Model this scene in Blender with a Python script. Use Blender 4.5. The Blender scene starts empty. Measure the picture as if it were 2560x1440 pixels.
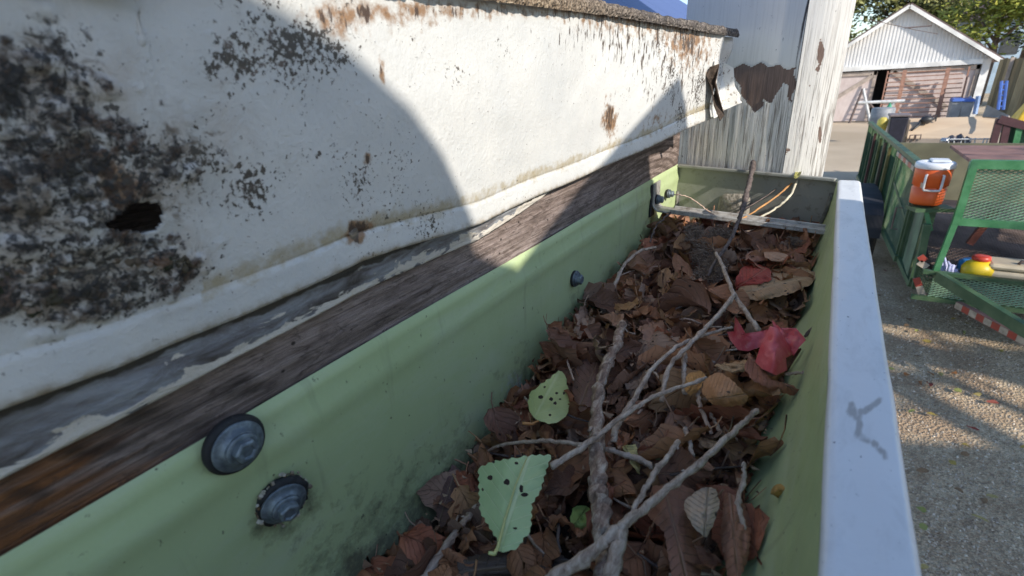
import bpy, bmesh, math, random
import numpy as np
from mathutils import Vector, Matrix, noise as mnoise
rnd = random.Random(7)
SC = bpy.context.scene
COL = SC.collection
# ------------------------------------------------------------------ camera
F = 1200.0
RW = np.array([[0.84517888, -0.16094113, 0.50967698],
               [0.53161223, 0.35183998, -0.77045251],
               [-0.05532724, 0.9221207, 0.38292599]])
cd = bpy.data.cameras.new('camera'); cam = bpy.data.objects.new('camera', cd); COL.objects.link(cam)
cam.matrix_world = Matrix(RW.tolist()).to_4x4()
cd.sensor_width = 36; cd.lens = F * 36 / 2560; cd.clip_start = 0.005; cd.clip_end = 400
cd.dof.use_dof = True; cd.dof.focus_distance = 0.30; cd.dof.aperture_fstop = 24
SC.camera = cam
# ------------------------------------------------------------------ light
SUN = Vector((-1.0, 0.55, -0.667)).normalized()       # travel direction
w = bpy.data.worlds.new('World'); SC.world = w; w.use_nodes = True
nt = w.node_tree; bg = nt.nodes['Background']
sky = nt.nodes.new('ShaderNodeTexSky'); sky.sky_type = 'NISHITA'; sky.sun_disc = False
sky.sun_elevation = math.asin(-SUN.z); sky.sun_rotation = math.atan2(-SUN.x, -SUN.y)
sky.dust_density = 0.4; sky.ozone_density = 2.2
nt.links.new(sky.outputs[0], bg.inputs[0]); bg.inputs[1].default_value = 0.15
sl = bpy.data.lights.new('sun', 'SUN'); sun = bpy.data.objects.new('sun', sl); COL.objects.link(sun)
sl.energy = 3.7; sl.angle = math.radians(0.5); sl.color = (1.0, 0.93, 0.82)
sun.rotation_euler = SUN.to_track_quat('-Z', 'Y').to_euler()
SC.view_settings.view_transform = 'Standard'; SC.view_settings.look = 'None'
SC.view_settings.exposure = 0.55; SC.view_settings.gamma = 1.0
SC.view_settings.use_curve_mapping = False
SC.cycles.max_bounces = 6; SC.cycles.diffuse_bounces = 4; SC.cycles.glossy_bounces = 3
SC.cycles.transparent_max_bounces = 6

# ------------------------------------------------------------------ measuring helpers (photo -> place)
def ray(px, py):
    d = RW @ np.array([px - 1280.0, -(py - 720.0), -F]); return d / np.linalg.norm(d)
def atx(px, py, x): d = ray(px, py); return Vector(d * x / d[0])
def aty(px, py, y): d = ray(px, py); return Vector(d * y / d[1])
def atz(px, py, z): d = ray(px, py); return Vector(d * z / d[2])
def proj(P):
    c = np.asarray(P, float) @ RW            # rows
    return 1280 + F * c[..., 0] / -c[..., 2], 720 - F * c[..., 1] / -c[..., 2]
def kx(x): return .045 * np.clip((.01 - np.asarray(x)) / .131, 0, 1)
def capP(px, py, off=0.0):
    d = ray(px, py); q = .045 / .131; t = (.4455 + q * .01 - off) / (d[1] + q * d[0]); return Vector(d * t)
def sm(a, b, t): t = min(1, max(0, (t - a) / (b - a))); return t * t * (3 - 2 * t)
def edge_z(x, y, pts, lo=-0.2, hi=0.3):
    xs = [p[0] for p in pts]; ys = [p[1] for p in pts]
    def g(z):
        px, py = proj((x, y, z)); 
        if px < xs[0]: q = ys[0] + (px - xs[0]) * (ys[1] - ys[0]) / (xs[1] - xs[0])
        elif px > xs[-1]: q = ys[-1] + (px - xs[-1]) * (ys[-1] - ys[-2]) / (xs[-1] - xs[-2])
        else: q = float(np.interp(px, xs, ys))
        return q - py                          # grows with z
    for _ in range(40):
        m = (lo + hi) / 2
        if g(m) > 0: hi = m
        else: lo = m
    return (lo + hi) / 2
# vectorised value noise
_G = np.random.RandomState(5).rand(64, 64)
def vnoise(a, b):
    a = np.asarray(a, float); b = np.asarray(b, float)
    i = np.floor(a).astype(int); j = np.floor(b).astype(int); u = a - i; v = b - j
    u = u * u * (3 - 2 * u); v = v * v * (3 - 2 * v)
    g = lambda p, q: _G[p % 64, q % 64]
    return (g(i, j) * (1 - u) + g(i + 1, j) * u) * (1 - v) + (g(i, j + 1) * (1 - u) + g(i + 1, j + 1) * u) * v
def fbm(a, b, o=4):
    s = 0; k = 0.5; n = 0
    for q in range(o):
        s = s + k * vnoise(a * 2 ** q + 7.3 * q, b * 2 ** q + 3.1 * q); n += k; k *= .55
    return s / n

# ------------------------------------------------------------------ material helpers
class M:
    def __init__(s, name, rough=0.6, metal=0.0, spec=0.5):
        s.m = bpy.data.materials.new(name); s.m.use_nodes = True; s.t = s.m.node_tree
        s.b = s.t.nodes['Principled BSDF']; s.b.inputs['Roughness'].default_value = rough
        s.b.inputs['Metallic'].default_value = metal; s.b.inputs['Specular IOR Level'].default_value = spec
        s._c = {}
    def n(s, typ, **kw):
        k = s.t.nodes.new(typ)
        for a, v in kw.items(): setattr(k, a, v)
        return k
    def L(s, a, b): s.t.links.new(a, b)
    def coord(s, scale=(1, 1, 1), kind='Object'):
        key = (tuple(scale), kind)
        if key in s._c: return s._c[key]
        tc = s.n('ShaderNodeTexCoord'); mp = s.n('ShaderNodeMapping'); mp.inputs['Scale'].default_value = scale
        s.L(tc.outputs[kind], mp.inputs[0]); s._c[key] = mp.outputs[0]; return mp.outputs[0]
    def noise(s, sc, det=4, rough=0.55, scale=(1, 1, 1), dist=0.0, kind='Object'):
        k = s.n('ShaderNodeTexNoise'); k.inputs['Scale'].default_value = sc; k.inputs['Detail'].default_value = det
        k.inputs['Roughness'].default_value = rough; k.inputs['Distortion'].default_value = dist
        s.L(s.coord(scale, kind), k.inputs['Vector']); return k.outputs['Fac']
    def vor(s, sc, scale=(1, 1, 1), out='Distance', kind='Object', feature='F1', rand=1.0):
        k = s.n('ShaderNodeTexVoronoi'); k.feature = feature; k.inputs['Scale'].default_value = sc
        k.inputs['Randomness'].default_value = rand
        s.L(s.coord(scale, kind), k.inputs['Vector']); return k.outputs[out]
    def ramp(s, f, stops):
        k = s.n('ShaderNodeValToRGB'); e = k.color_ramp.elements
        while len(e) < len(stops): e.new(0.5)
        for q, (p, c) in zip(e, stops):
            q.position = p; q.color = (c, c, c, 1) if isinstance(c, (int, float)) else (*c, 1)
        s.L(f, k.inputs[0]); return k.outputs[0]
    def mix(s, f, a, b, mode='MIX'):
        k = s.n('ShaderNodeMix', data_type='RGBA', blend_type=mode)
        for sock, v in ((k.inputs[0], f), (k.inputs[6], a), (k.inputs[7], b)):
            if hasattr(v, 'is_output'): s.L(v, sock)
            elif isinstance(v, (int, float)): sock.default_value = v if sock == k.inputs[0] else (v, v, v, 1)
            else: sock.default_value = (*v, 1)
        return k.outputs[2]
    def math(s, op, a, b=0.0, c=0.0, clamp=False):
        k = s.n('ShaderNodeMath', operation=op, use_clamp=clamp)
        for sock, v in zip(k.inputs, (a, b, c)):
            if hasattr(v, 'is_output'): s.L(v, sock)
            else: sock.default_value = v
        return k.outputs[0]
    def attr(s, name, out='Fac'):
        k = s.n('ShaderNodeAttribute'); k.attribute_name = name; return k.outputs[out]
    def color(s, c):
        if hasattr(c, 'is_output'): s.L(c, s.b.inputs['Base Color'])
        else: s.b.inputs['Base Color'].default_value = (*c, 1)
        return s
    def rough(s, c): s.L(c, s.b.inputs['Roughness']); return s
    def bump(s, h, dist=0.001, strength=1.0):
        k = s.n('ShaderNodeBump'); k.inputs['Distance'].default_value = dist; k.inputs['Strength'].default_value = strength
        s.L(h, k.inputs['Height']); s.L(k.outputs[0], s.b.inputs['Normal']); return s
def plain(name, c, rough=0.6, metal=0.0, var=0.25, sc=8.0, bump=0.0):
    m = M(name, rough, metal)
    d = tuple(max(0, x * (1 - var)) for x in c); l = tuple(min(1, x * (1 + var)) for x in c)
    m.color(m.mix(m.ramp(m.noise(sc, 6), [(0.35, 0.0), (0.68, 1.0)]), d, l))
    if bump: m.bump(m.noise(sc * 4, 5), bump)
    return m.m

# ------------------------------------------------------------------ object helpers
def tag(o, label=None, cat=None, group=None, kind=None):
    if label: o['label'] = label
    if cat: o['category'] = cat
    if group: o['group'] = group
    if kind: o['kind'] = kind
    return o
def mesh_obj(name, verts, faces, mat, parent=None, smooth=False, attrs=None, uv=None):
    me = bpy.data.meshes.new(name); me.from_pydata([tuple(v) for v in verts], [], [tuple(f) for f in faces]); me.update()
    if smooth: me.polygons.foreach_set('use_smooth', [True] * len(me.polygons))
    for k, v in (attrs or {}).items():
        v = np.asarray(v, np.float32)
        if v.ndim == 1:
            a = me.attributes.new(k, 'FLOAT', 'POINT'); a.data.foreach_set('value', v)
        else:
            a = me.attributes.new(k, 'FLOAT_COLOR', 'POINT')
            a.data.foreach_set('color', np.hstack([v, np.ones((len(v), 1))]).astype(np.float32).ravel())
    if uv is not None:
        l = me.uv_layers.new(name='UVMap'); idx = np.zeros(len(me.loops), int); me.loops.foreach_get('vertex_index', idx)
        l.data.foreach_set('uv', np.asarray(uv, np.float32)[idx].ravel())
    if mat: me.materials.append(mat)
    o = bpy.data.objects.new(name, me); COL.objects.link(o)
    if parent: o.parent = parent
    return o
def empty(name, label, cat, group=None, loc=(0, 0, 0)):
    o = bpy.data.objects.new(name, None); COL.objects.link(o); o.location = loc; o.empty_display_size = .05
    return tag(o, label, cat, group)
class MB:
    """mesh builder: boxes, tubes, lathes, prisms collected into ONE mesh"""
    def __init__(s): s.v = []; s.f = []
    def add(s, vs, fs):
        n = len(s.v); s.v += [tuple(v) for v in vs]; s.f += [tuple(i + n for i in f) for f in fs]; return s
    def box(s, lo, hi, mtx=None):
        (a, b, c), (d, e, g) = lo, hi
        vs = [Vector(p) for p in ((a, b, c), (d, b, c), (d, e, c), (a, e, c), (a, b, g), (d, b, g), (d, e, g), (a, e, g))]
        if mtx: vs = [mtx @ v for v in vs]
        return s.add(vs, [(0, 3, 2, 1), (4, 5, 6, 7), (0, 1, 5, 4), (1, 2, 6, 5), (2, 3, 7, 6), (3, 0, 4, 7)])
    def beam(s, p, q, wd, ht, up=(0, 0, 1)):
        p = Vector(p); q = Vector(q); d = (q - p); L = d.length; d.normalize(); u = Vector(up)
        r = d.cross(u)
        if r.length < 1e-4: r = d.cross(Vector((1, 0, 0)))
        r.normalize(); u = r.cross(d)
        m = Matrix((r, d, u)).transposed().to_4x4(); m.translation = p
        return s.box((-wd / 2, 0, -ht / 2), (wd / 2, L, ht / 2), m)
    def tube(s, pts, rad, n=8, cap=True):
        pts = [Vector(p) for p in pts]; k = len(pts); base = len(s.v)
        if not hasattr(rad, '__len__'): rad = [rad] * k
        u = None
        for i, p in enumerate(pts):
            d = (pts[min(i + 1, k - 1)] - pts[max(i - 1, 0)]).normalized()
            if u is None: u = d.orthogonal().normalized()
            u = (u - d * u.dot(d)).normalized(); v = d.cross(u)
            for j in range(n):
                a = 2 * math.pi * j / n
                s.v.append(tuple(p + (u * math.cos(a) + v * math.sin(a)) * rad[i]))
        for i in range(k - 1):
            for j in range(n):
                a = base + i * n + j; b = base + i * n + (j + 1) % n
                s.f.append((a, b, b + n, a + n))
        if cap:
            s.f.append(tuple(base + j for j in reversed(range(n)))); s.f.append(tuple(base + (k - 1) * n + j for j in range(n)))
        return s
    def lathe(s, prof, mtx, n=32, hexa=False):
        """prof: (r,h) list, revolved about local z"""
        base = len(s.v); k = len(prof)
        for r, h in prof:
            for j in range(n):
                a = 2 * math.pi * j / n; s.v.append(tuple(mtx @ Vector((r * math.cos(a), r * math.sin(a), h))))
        for i in range(k - 1):
            for j in range(n):
                a = base + i * n + j; b = base + i * n + (j + 1) % n; s.f.append((a, b, b + n, a + n))
        s.f.append(tuple(base + j for j in reversed(range(n)))); s.f.append(tuple(base + (k - 1) * n + j for j in range(n)))
        return s
    def obj(s, name, mat, parent=None, smooth=False, bevel=0.0, **kw):
        o = mesh_obj(name, s.v, s.f, mat, parent, smooth, **kw)
        if bevel:
            b = o.modifiers.new('bevel', 'BEVEL'); b.width = bevel; b.segments = 2; b.limit_method = 'ANGLE'
        return o
def grid_faces(nu, nv, skip=None):
    f = []
    for i in range(nu - 1):
        for j in range(nv - 1):
            if skip is not None and skip(i, j): continue
            a = i * nv + j; f.append((a, a + 1, a + nv + 1, a + nv))
    return f
def inpoly(px, py, poly):
    px = np.asarray(px); py = np.asarray(py); r = np.zeros(px.shape, bool); n = len(poly)
    for i in range(n):
        x1, y1 = poly[i]; x2, y2 = poly[(i + 1) % n]
        c = ((y1 > py) != (y2 > py)) & (px < (x2 - x1) * (py - y1) / ((y2 - y1) or 1e-9) + x1)
        r ^= c
    return r
def gauss(px, py, blobs):
    s = np.zeros(np.shape(px))
    for (x, y, sx, sy, a) in blobs: s = s + a * np.exp(-((px - x) / sx) ** 2 - ((py - y) / sy) ** 2)
    return s

# ================================================================== GROUND
GZ = -2.3
m = M('gravel_dirt', 0.95)
far = m.ramp(m.noise(0.25, 5), [(0.35, (0.50, 0.39, 0.27)), (0.65, (0.66, 0.54, 0.40))])
peb = m.ramp(m.vor(55, out='Color'), [(0.1, (0.22, 0.145, 0.085)), (0.5, (0.60, 0.44, 0.27)), (0.95, (0.95, 0.77, 0.52))])
grit = m.mix(m.ramp(m.noise(140, 4), [(0.38, 0), (0.62, 1)]), (0.19, 0.13, 0.08), (0.80, 0.63, 0.43))
near = m.mix(0.55, peb, grit)
near = m.mix(m.ramp(m.noise(2.3, 5), [(0.42, 0), (0.62, 0.55)]), near, (0.28, 0.17, 0.10))
sep = m.n('ShaderNodeSeparateXYZ'); m.L(m.coord(), sep.inputs[0])
yy = m.math('ADD', sep.outputs[1], m.math('MULTIPLY', m.noise(0.8, 3), 3.0))
fy = m.n('ShaderNodeMapRange'); m.L(yy, fy.inputs[0]); fy.inputs[1].default_value = 7; fy.inputs[2].default_value = 15
m.color(m.mix(fy.outputs[0], near, far))
m.bump(m.math('ADD', m.vor(55), m.math('MULTIPLY', m.noise(160, 3), 0.5)), 0.02)
bm = []
xs = np.concatenate([np.linspace(-300, -4, 12), np.linspace(-3, 8, 56), np.linspace(9, 300, 12)])
ys = np.concatenate([np.linspace(-300, -2, 12), np.linspace(-1, 12, 66), np.linspace(13, 300, 14)])
vs = [(x, y, GZ + (0.03 * (float(fbm(x * 1.1, y * 1.1)) - .5) if (-3 < x < 8 and -1 < y < 12) else -0.0)) for x in xs for y in ys]
g = mesh_obj('ground', vs, grid_faces(len(xs), len(ys)), m.m, smooth=True); tag(g, 'gravel and bare dirt yard with scattered fallen leaves', kind='structure')
for p in g.data.polygons: pass
# loose stones on the near gravel (nobody could count them)
mb = MB(); r2 = random.Random(3)
for i in range(5200):
    y = 2.2 + 4.2 * r2.random() ** 1.2; x = 0.45 + r2.random() * (0.35 + y * 0.33); s = r2.uniform(.004, .012)
    c = Vector((x, y, GZ + 0.03 * (float(fbm(x * 1.1, y * 1.1)) - .5) + s * .3))
    a = r2.random() * 6.3; q = [c + Vector((math.cos(a + k * 2.09 + r2.uniform(-.4, .4)) * s, math.sin(a + k * 2.09) * s, -s * .3)) for k in range(3)]
    t = c + Vector((r2.uniform(-.4, .4) * s, r2.uniform(-.4, .4) * s, s * .6))
    mb.add(q + [t], [(0, 1, 3), (1, 2, 3), (2, 0, 3)])
mg = M('gravel_stone', 0.9); mg.color(mg.ramp(mg.vor(40, out='Color'), [(0.0, (0.22, 0.17, 0.13)), (0.5, (0.46, 0.38, 0.30)), (1, (0.78, 0.70, 0.58))]))
tag(mb.obj('gravel', mg.m), 'loose grey and tan gravel stones on the yard', kind='stuff')

# ================================================================== THE OLD HOUSE EDGE: flashing, fascia, gutter
def panx(y): return -0.118 + 0.036 * sm(0.26, 0.445, y)
BOT = [(0, 1025), (300, 920), (600, 790), (900, 650), (1200, 555), (1500, 420), (1800, 285)]
TOP = [(600, -85), (1180, -2), (1500, 40), (1810, 92)]
house = empty('fascia_flashing', 'old white painted metal flashing with black mildew above the green gutter', 'flashing')
NY, NZ = 560, 120
yv = np.concatenate([np.linspace(-0.10, 0.16, 400, endpoint=False), np.linspace(0.16, 0.447, NY - 400)])
V = np.zeros((NY, NZ, 3)); 
for i, y in enumerate(yv):
    x = panx(y)
    zb = edge_z(x, y, BOT) if y > 0.005 else -0.0485
    zb += 0.0003 * math.sin(y * 70) + 0.0003 * math.sin(y * 31 + 1)
    if y > 0.05: zt = edge_z(x, y, TOP)
    else: zt = 0.021 + (0.05 - y) * .1
    zc = zb + 0.0085                      # crease
    for j in range(NZ):
        t = j / (NZ - 1)
        if t < 0.07: z = zb + (zc - zb) * t / 0.07; xo = 0.0005 * (1 - t / 0.07) * sm(.04, .09, y)
        else:
            u = (t - .07) / .93; z = zc + (zt - zc) * u; xo = -0.0006 + 0.0022 * math.sin(u * 3.0) + 0.004 * u * u
            xo -= 0.0005 * math.exp(-(u / .010) ** 2) * sm(.05, .09, y)
        V[i, j] = (x + xo, y, z)
n1 = fbm(V[:, :, 1] * 22, V[:, :, 2] * 30, 3) - .5
V[:, :, 0] += 0.0020 * n1
# torn and folded end of the metal
for i, y in enumerate(yv):
    k = sm(0.400, 0.447, y)
    if k > 0:
        V[i, :, 0] += 0.0035 * np.sin(k * 6.5) * k + 0.0012 * (np.sin(V[i, :, 2] * 240 + 3 * k)) * k
        V[i, :, 2] += 0.001 * np.sin(V[i, :, 2] * 160) * k
PX, PY = proj(V)
hc = ((PX - 352) / 44) ** 2 + ((PY - 541) / 33) ** 2
hc2 = ((PX - 300) / 40) ** 2 + ((PY - 556) / 17) ** 2
hc3 = ((PX - 1523) / 12) ** 2 + ((PY - 291) / 18) ** 2
hole = (np.abs((PX - 352) / 46) ** 3 + np.abs((PY - 541) / 34) ** 3 < 1) | (hc2 < 1)
big = gauss(PX, PY, [(20, 250, 330, 230, .95), (170, 500, 230, 220, .9), (420, 430, 200, 130, .6), (60, 640, 260, 120, .75),
                     (120, 100, 160, 120, .35), (330, 690, 260, 70, .55), (20, 750, 240, 90, .75), (640, 120, 80, 80, .22), (560, 330, 120, 120, .3),
                     (260, 760, 200, 60, .5), (450, 650, 90, 80, .5), (620, 60, 200, 70, .2)])
spk = gauss(PX, PY, [(560, 330, 330, 380, .48), (1000, 560, 260, 160, .25), (1700, 200, 120, 160, .4), (950, 100, 300, 120, .25), (150, 700, 300, 120, .3)])
brn = gauss(PX, PY, [(820, 60, 110, 90, .45), (1300, 25, 400, 30, .5), (1550, 60, 160, 50, .55), (1720, 120, 90, 90, .7), (1520, 300, 26, 60, .9),
                     (885, 585, 34, 36, 1.0), (920, 560, 60, 22, .5), (1640, 300, 60, 50, .5), (1000, 40, 200, 60, .4), (270, 430, 120, 120, .55), (950, 175, 12, 40, .8), (915, 395, 14, 22, 1.0), (300, 470, 60, 60, .6)])
big = np.clip(big, 0, 1.05)
streak = gauss(PX, PY, [(1650, 210, 130, 170, .40), (1740, 200, 60, 140, .22), (1500, 120, 160, 90, .26), (1380, 80, 300, 60, .24)])
dist_edge = (V[:, :, 2] - V[:, :1, 2])
low = np.exp(-((dist_edge - 0.0105) / 0.0035) ** 2) * (0.35 + 0.5 * vnoise(V[:, :, 1] * 60, V[:, :, 2] * 90))
low = low * (PX > 500)
rim = np.exp(-(dist_edge / 0.0018) ** 2)
m = M('mildewed_white_paint', 0.42, spec=0.5)
base = m.mix(m.ramp(m.noise(38, 5), [(0.3, 0), (0.7, 1)]), (0.70, 0.69, 0.66), (0.60, 0.605, 0.595))
N1 = m.noise(230, 7, 0.62); N2 = m.noise(700, 4, 0.6); N3 = m.noise(420, 5, 0.65, scale=(1, 1, .28)); N4 = m.noise(95, 6, .7, dist=.6)
def thresh(att, nz, lo, hi, k=1.0, soft=.06):
    v = m.math('ADD', m.math('MULTIPLY', att, k), nz)
    r = m.n('ShaderNodeMapRange'); r.interpolation_type = 'SMOOTHSTEP'; m.L(v, r.inputs[0]); r.inputs[1].default_value = lo; r.inputs[2].default_value = hi; return r.outputs[0]
A = m.attr('big'); S = m.attr('speck'); K = m.attr('streak'); B = m.attr('brown'); Lw = m.attr('low'); Rm = m.attr('rim')
col = base
film = m.math('MULTIPLY', thresh(m.math('ADD', A, m.math('MULTIPLY', S, .5)), N4, .62, 1.3, .5), .62)
col = m.mix(film, col, m.mix(m.ramp(m.noise(70, 5), [(.4, 0), (.6, 1)]), (0.30, 0.29, 0.25), (0.34, 0.26, 0.19)))
col = m.mix(m.math('MULTIPLY', thresh(A, m.noise(130, 8, .75, dist=1.2), .74, .90, .3), .8), col, (0.15, 0.11, 0.075))
col = m.mix(thresh(Lw, N1, .62, 1.05, .7), col, (0.44, 0.38, 0.27))
col = m.mix(thresh(B, N1, .72, .98, .55), col, (0.30, 0.18, 0.10))
col = m.mix(thresh(B, N3, .88, .98, .55), col, (0.08, 0.05, 0.035))
col = m.mix(thresh(K, N3, .74, .82, .42), col, (0.09, 0.065, 0.05))
N5 = m.noise(520, 5, .7, dist=.5); SM = m.math('MULTIPLY', m.math('ADD', S, .36), m.ramp(m.noise(45, 3), [(.38, .35), (.66, 1.0)]))
col = m.mix(thresh(SM, N5, .77, .87, .36), col, (0.13, 0.10, 0.085))
N6 = m.noise(300, 4, .6); col = m.mix(thresh(SM, N6, .90, .96, .36), col, (0.08, 0.07, 0.06))
col = m.mix(thresh(SM, N2, .82, .90, .5), col, (0.07, 0.06, 0.05))
mossc = m.mix(m.ramp(m.noise(90, 6), [(.4, 0), (.6, 1)]), (0.045, 0.040, 0.026), (0.15, 0.095, 0.065))
col = m.mix(thresh(A, N1, .80, .98, .34), col, mossc)
col = m.mix(thresh(A, N5, .88, .95, .34), col, (0.05, 0.045, 0.04))
col = m.mix(thresh(A, N2, .85, .92, .33), col, (0.06, 0.055, 0.05))
bare = m.math('GREATER_THAN', N2, .69)
col = m.mix(m.math('MULTIPLY', bare, .7), col, (0.16, 0.13, 0.11))
col = m.mix(m.math('MULTIPLY', Rm, m.ramp(N1, [(.35, .1), (.65, .9)])), col, (0.30, 0.23, 0.14))
m.color(col)
m.bump(m.math('ADD', m.math('MULTIPLY', thresh(A, N1, .84, 1.05, .36), 1.2), m.math('ADD', m.math('MULTIPLY', N4, .5), m.math('MULTIPLY', N2, .25))), 0.0009)
Vf = V.reshape(-1, 3)
# moss really stands proud of the metal
mo = np.clip(big * .36 + fbm(V[:, :, 1] * 240, V[:, :, 2] * 240, 3) - .90, 0, .2)
V[:, :, 0] += mo * 0.006 * (V[:, :, 0] > -1)
Vf = V.reshape(-1, 3)
pan = mesh_obj('painted_sheet', Vf, grid_faces(NY, NZ, lambda i, j: hole[i, j] or hole[i + 1, j + 1]), m.m, house, True,
               attrs=dict(big=big.ravel(), speck=spk.ravel(), streak=streak.ravel(), brown=brn.ravel(), low=low.ravel(), rim=rim.ravel()))
so = pan.modifiers.new('thickness', 'SOLIDIFY'); so.thickness = 0.0009; so.offset = 1
so.offset = -1
# the folded torn tab that laps on to the post
tm = M('bent_white_metal', 0.4)
tc = tm.mix(tm.ramp(tm.noise(300, 6, .65), [(.56, 0), (.64, 1)]), (0.74, 0.73, 0.69), (0.20, 0.15, 0.11)); tm.color(tc); tm.bump(tm.noise(120, 4), .0008)
cols = [((1795, 150), .408, (1778, 292), .408), ((1768, 170), .420, (1790, 296), .420), ((1800, 210), .436, (1808, 283), .436), ((1806, 155), .4400, (1812, 276), .440), ((1830, 170), .441, (1845, 262), .442), ((1838, 220), .443, (1857, 256), .444)]
vt = []; NJ = 9
for (a, ya, b, yb) in cols:
    pa = aty(*a, ya); pb = aty(*b, yb)
    for j in range(NJ):
        t = j / (NJ - 1); vt.append(pa.lerp(pb, t) + Vector((0.0012 * math.sin(t * 9 + a[0]), 0.0, 0)))
tab = mesh_obj('torn_flap', vt, grid_faces(len(cols), NJ), tm.m, house, False)
tab.modifiers.new('t', 'SOLIDIFY').thickness = 0.0011

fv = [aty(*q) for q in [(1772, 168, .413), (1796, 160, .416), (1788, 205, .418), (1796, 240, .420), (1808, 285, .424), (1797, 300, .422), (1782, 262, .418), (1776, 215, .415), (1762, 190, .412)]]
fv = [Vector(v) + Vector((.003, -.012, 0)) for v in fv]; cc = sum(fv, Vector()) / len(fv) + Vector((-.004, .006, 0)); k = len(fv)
mesh_obj('fold_shadow', [cc] + fv, [(0, 1 + i, 1 + (i + 1) % k) for i in range(k)], plain('fold_shadow_dark', (.085, .06, .045), .85, sc=160, var=.5, bump=.001), house).modifiers.new('t', 'SOLIDIFY').thickness = .0008  # dark sheet standing in for the shadow inside the fold
# weathered fascia board behind, with its peeling painted upper face
def strip(name, mat, parent, z0f, z1f, xf, y0, y1, ny, nz, amp, fr, attrs=None):
    ys = np.linspace(y0, y1, ny); T = np.linspace(0, 1, nz)
    W = np.zeros((ny, nz, 3))
    for i, y in enumerate(ys):
        z0 = z0f(y); z1 = z1f(y); W[i, :, 1] = y; W[i, :, 2] = z0 + (z1 - z0) * T; W[i, :, 0] = xf(y)
    W[:, :, 0] += amp * (fbm(W[:, :, 1] * fr[0], W[:, :, 2] * fr[1], 4) - .5) * 2
    W[:, -1, 0] -= .004; W[:, 0, 0] -= .004
    px, py = proj(W)
    at = {k: f(px, py, W).ravel() for k, f in (attrs or {}).items()}
    return mesh_obj(name, W.reshape(-1, 3), grid_faces(ny, nz), mat, parent, True, attrs=at)
HEM = [(0, 1212), (400, 1003), (600, 893), (900, 742), (1200, 604), (1450, 428), (1700, 300)]
def hemz(y):
    z = edge_z(-0.1200, max(y, 0.004), HEM)
    return min(-0.0475, z)
m = M('weathered_wood', 0.8, spec=.3)
g1 = m.math('ADD', m.math('MULTIPLY', m.noise(1, 6, .65, scale=(60, 16, 420)), .6), m.math('MULTIPLY', m.noise(1, 6, .7, scale=(80, 70, 210), dist=.8), .4)); g2 = m.noise(1, 5, .7, scale=(200, 45, 1600), dist=.3)
wd = m.ramp(g1, [(.32, (0.07, 0.052, 0.045)), (.46, (0.21, 0.16, 0.14)), (.56, (0.34, 0.27, 0.245)), (.70, (0.48, 0.40, 0.37))])
org = m.ramp(g1, [(.3, (0.06, 0.028, 0.012)), (.5, (0.26, 0.11, 0.045)), (.7, (0.50, 0.25, 0.10))])
fo = m.ramp(m.math('ADD', m.math('MULTIPLY', m.attr('orange'), .8), m.noise(1, 4, .6, scale=(90, 20, 300))), [(.72, 0), (.98, 1)])
wd = m.mix(fo, wd, org)
dk = m.ramp(m.math('ADD', m.math('MULTIPLY', m.attr('dark'), .7), m.noise(1, 5, .6, scale=(70, 40, 200))), [(.75, 0), (1.0, 1)])
wd = m.mix(m.math('MULTIPLY', dk, .85), wd, (0.028, 0.02, 0.016))
ring = m.n('ShaderNodeTexWave', wave_type='RINGS', rings_direction='SPHERICAL'); ring.inputs['Scale'].default_value = 62; ring.inputs['Distortion'].default_value = 1.2; ring.inputs['Detail'].default_value = 2
mp = m.n('ShaderNodeMapping'); tcn = m.n('ShaderNodeTexCoord'); m.L(tcn.outputs['Object'], mp.inputs[0]); mp.inputs['Location'].default_value = (.12, -.40 * .22, .083); mp.inputs['Scale'].default_value = (1, .22, 1); m.L(mp.outputs[0], ring.inputs[0])
wd = m.mix(m.math('MULTIPLY', m.attr('ring'), m.ramp(ring.outputs['Fac'], [(.1, .75), (.5, 0)])), wd, (0.085, 0.06, 0.05))
wd = m.mix(m.ramp(m.noise(1, 6, .75, scale=(150, 120, 420), dist=1.0), [(.36, .75), (.47, 0)]), wd, (0.07, 0.05, 0.042))
wd = m.mix(m.ramp(m.vor(150, scale=(1, .8, 1)), [(.07, .9), (.11, 0)]), wd, (0.025, 0.018, 0.015))
wd = m.mix(m.ramp(g2, [(.34, .6), (.46, 0)]), wd, (0.05, 0.04, 0.035))
m.color(wd); m.bump(m.math('ADD', g1, m.math('MULTIPLY', g2, .6)), .0012)
WOOD = m.m
fascia = empty('fascia_board', 'weathered bare wood fascia board between the white flashing and green gutter', 'fascia board')
strip('bare_wood', WOOD, fascia, lambda y: -0.16, lambda y: hemz(y) + .004, lambda y: -0.1236, -0.12, 0.499, 960, 90, 0.0009, (14, 700),
      dict(orange=lambda px, py, W: gauss(px, py, [(150, 1180, 320, 190, .55), (0, 1400, 250, 120, .7), (950, 800, 90, 60, .15)]),
           dark=lambda px, py, W: gauss(px, py, [(430, 1060, 200, 60, .55), (620, 960, 120, 60, .6), (200, 1130, 240, 40, .6), (60, 1230, 90, 30, .6), (650, 1060, 60, 30, .6), (1730, 330, 50, 80, .3)]),
           ring=lambda px, py, W: gauss(px, py, [(1640, 390, 150, 110, 1.0)])))
m = M('peeling_grey_paint', .7)
g1 = m.noise(1, 6, .62, scale=(80, 60, 260), dist=.5); g3 = m.noise(1, 5, .6, scale=(100, 90, 190), dist=.6)
c = m.ramp(g1, [(.3, (0.07, 0.058, 0.05)), (.44, (0.16, 0.15, 0.155)), (.60, (0.27, 0.28, 0.30)), (.75, (0.36, 0.37, 0.40))])
sp = m.n('ShaderNodeMapRange'); m.L(m.math('ADD', g3, m.math('MULTIPLY', m.attr('edge'), .30)), sp.inputs[0]); sp.inputs[1].default_value = .66; sp.inputs[2].default_value = .69
c = m.mix(sp.outputs[0], c, (0.62, 0.57, 0.50))
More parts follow.
